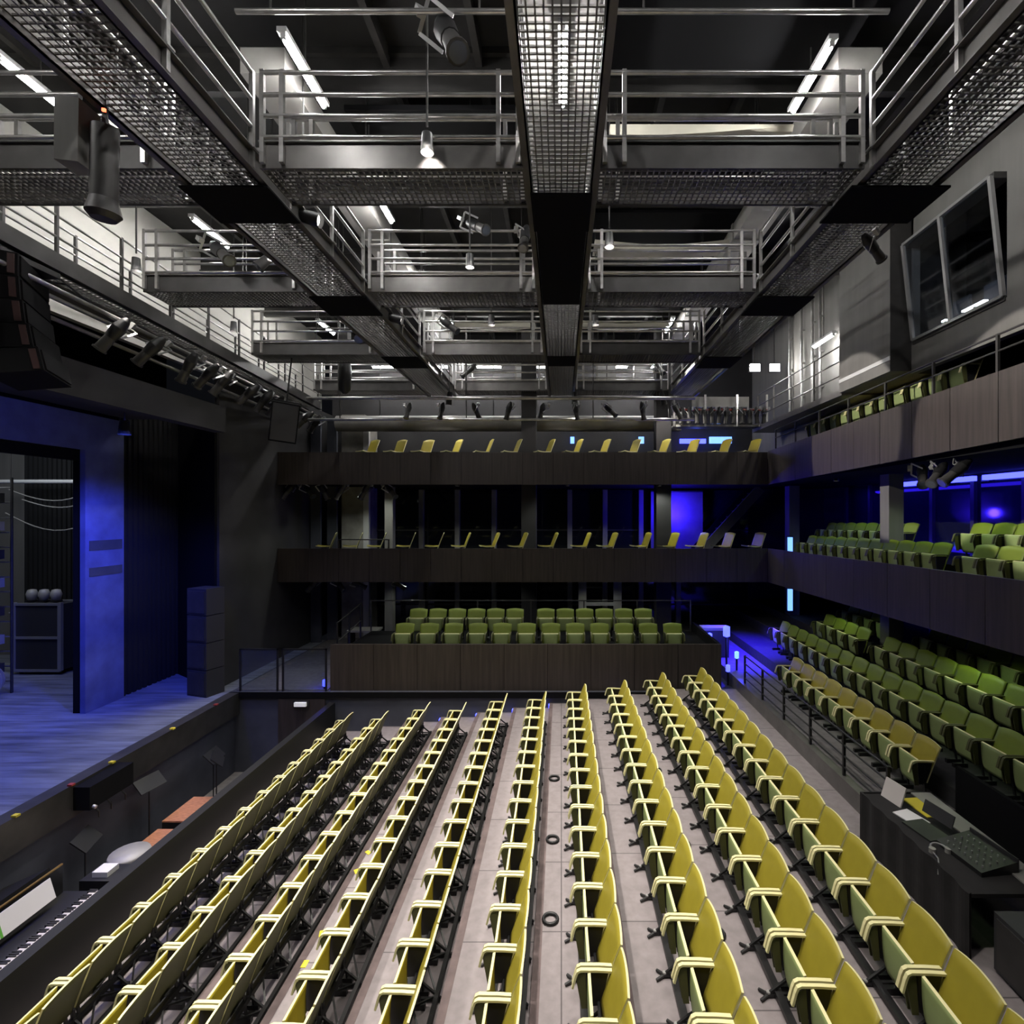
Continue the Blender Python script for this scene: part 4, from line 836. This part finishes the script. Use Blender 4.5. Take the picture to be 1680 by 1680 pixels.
t = empty('open_script', (4.4, 7.0, TZ), (0, .35, .2)); tag(t, 'open cream script propped at the far end of mixing table', 'script')
MB().box((-.01, -.16, 0), (.01, .16, .26)).build('page', M['keys'], t); MB().box((.0, -.1, -.0), (.12, .1, .02)).build('stand', M['black'], t)
t = empty('headset', (4.3, 5.95, TZ)); tag(t, 'grey headset with cable on edge of the mixing table', 'headset')
b = MB(); b.path([(0.09*math.cos(a), .09*math.sin(a), .03+.02*math.sin(a)) for a in [k*PI/10 for k in range(11)]], .012); b.build('band', M['alu'], t)
for s in (-1, 1): MB().tube((s*.09, 0, 0), (s*.09, 0, .05), .035, 10).build('ear_pad', M['duct'], t)
b = MB(); b.path([(-.1, -.03, .02), (-.13, -.15, .03), (-.16, -.2, .01), (-.18, -.22, -.1)], .008); b.build('cable', M['alu'], t)
t = empty('equipment_rack', (4.6, 4.75, 1.08)); tag(t, 'black equipment rack standing at the near end of mixing table', 'rack')
MB().box((-.35, -.4, .04), (.3, .4, .6)).build('body', M['case'], t); MB().box((-.36, -.36, .08), (-.35, .36, .56)).build('front_panel', M['darksteel'], t)
for x in (-.28, .22):
    for y in (-.3, .3): MB().tube((x, y, 0), (x, y, .04), .03, 8).build('foot', M['black'], t)
# camera gear among the terrace seats
t = empty('tripod_camera', (8.95, 10.6, 2.2)); tag(t, 'small camera on a tripod behind the terrace column', 'camera'); MB().box((-.12, -.1, 1.05), (.12, .1, 1.25)).build('body', M['case'], t); MB().tube((-.2, 0, 1.15), (-.1, 0, 1.15), .06, 10).build('lens', M['duct'], t)
for a in (0, 2.1, 4.2): MB().tube((0, 0, 1.05), (.35*math.cos(a), .35*math.sin(a), 0), .015, 6).build('leg', M['alu'], t)
# floor outlets rings
for k, (x, y, i) in enumerate(((.07, 6.27, 6), (.06, 7.8, 6), (1.95, 5.75, 8), (1.9, 7.3, 8), (1.85, 9.4, 8), (-.02, 9.6, 6))):
    mb = MB(); n = 18; R, r = .085, .02
    for a in range(n):
        a0, a1 = 2*PI*a/n, 2*PI*(a+1)/n; mb.tube((R*math.cos(a0), R*math.sin(a0), r), (R*math.cos(a1), R*math.sin(a1), r), r, 6, cap=False)
    o = mb.build('cable_coil', M['black']); o.location = (RX[i]-.38 if i == 6 else RX[i]-.4, y, RZ[i]); tag(o, 'small black ring of cable on the floor before the %s, %s' % ('seventh row' if i == 6 else 'ninth row', ['nearest', 'second one', 'nearest', 'second one', 'third one', 'third one'][k]), 'cable')
for k, (px, py) in enumerate(((500, 1582), (528, 1532), (585, 1430), (604, 1399))):
    h = CAMZ-RZ[3]; y = 860*h/(py-842); mb = MB(); mb.box((-.03, -.05, 0), (.03, .05, .006)); o = mb.build('tape_mark', M['yellowtape']); o.location = ((px-921)*y/860, y, RZ[3]+.001); o.rotation_euler.z = .3*k
    tag(o, 'yellow tape mark on the floor before the fourth row, %s' % ['nearest', 'second', 'third', 'farthest'][k], 'tape')
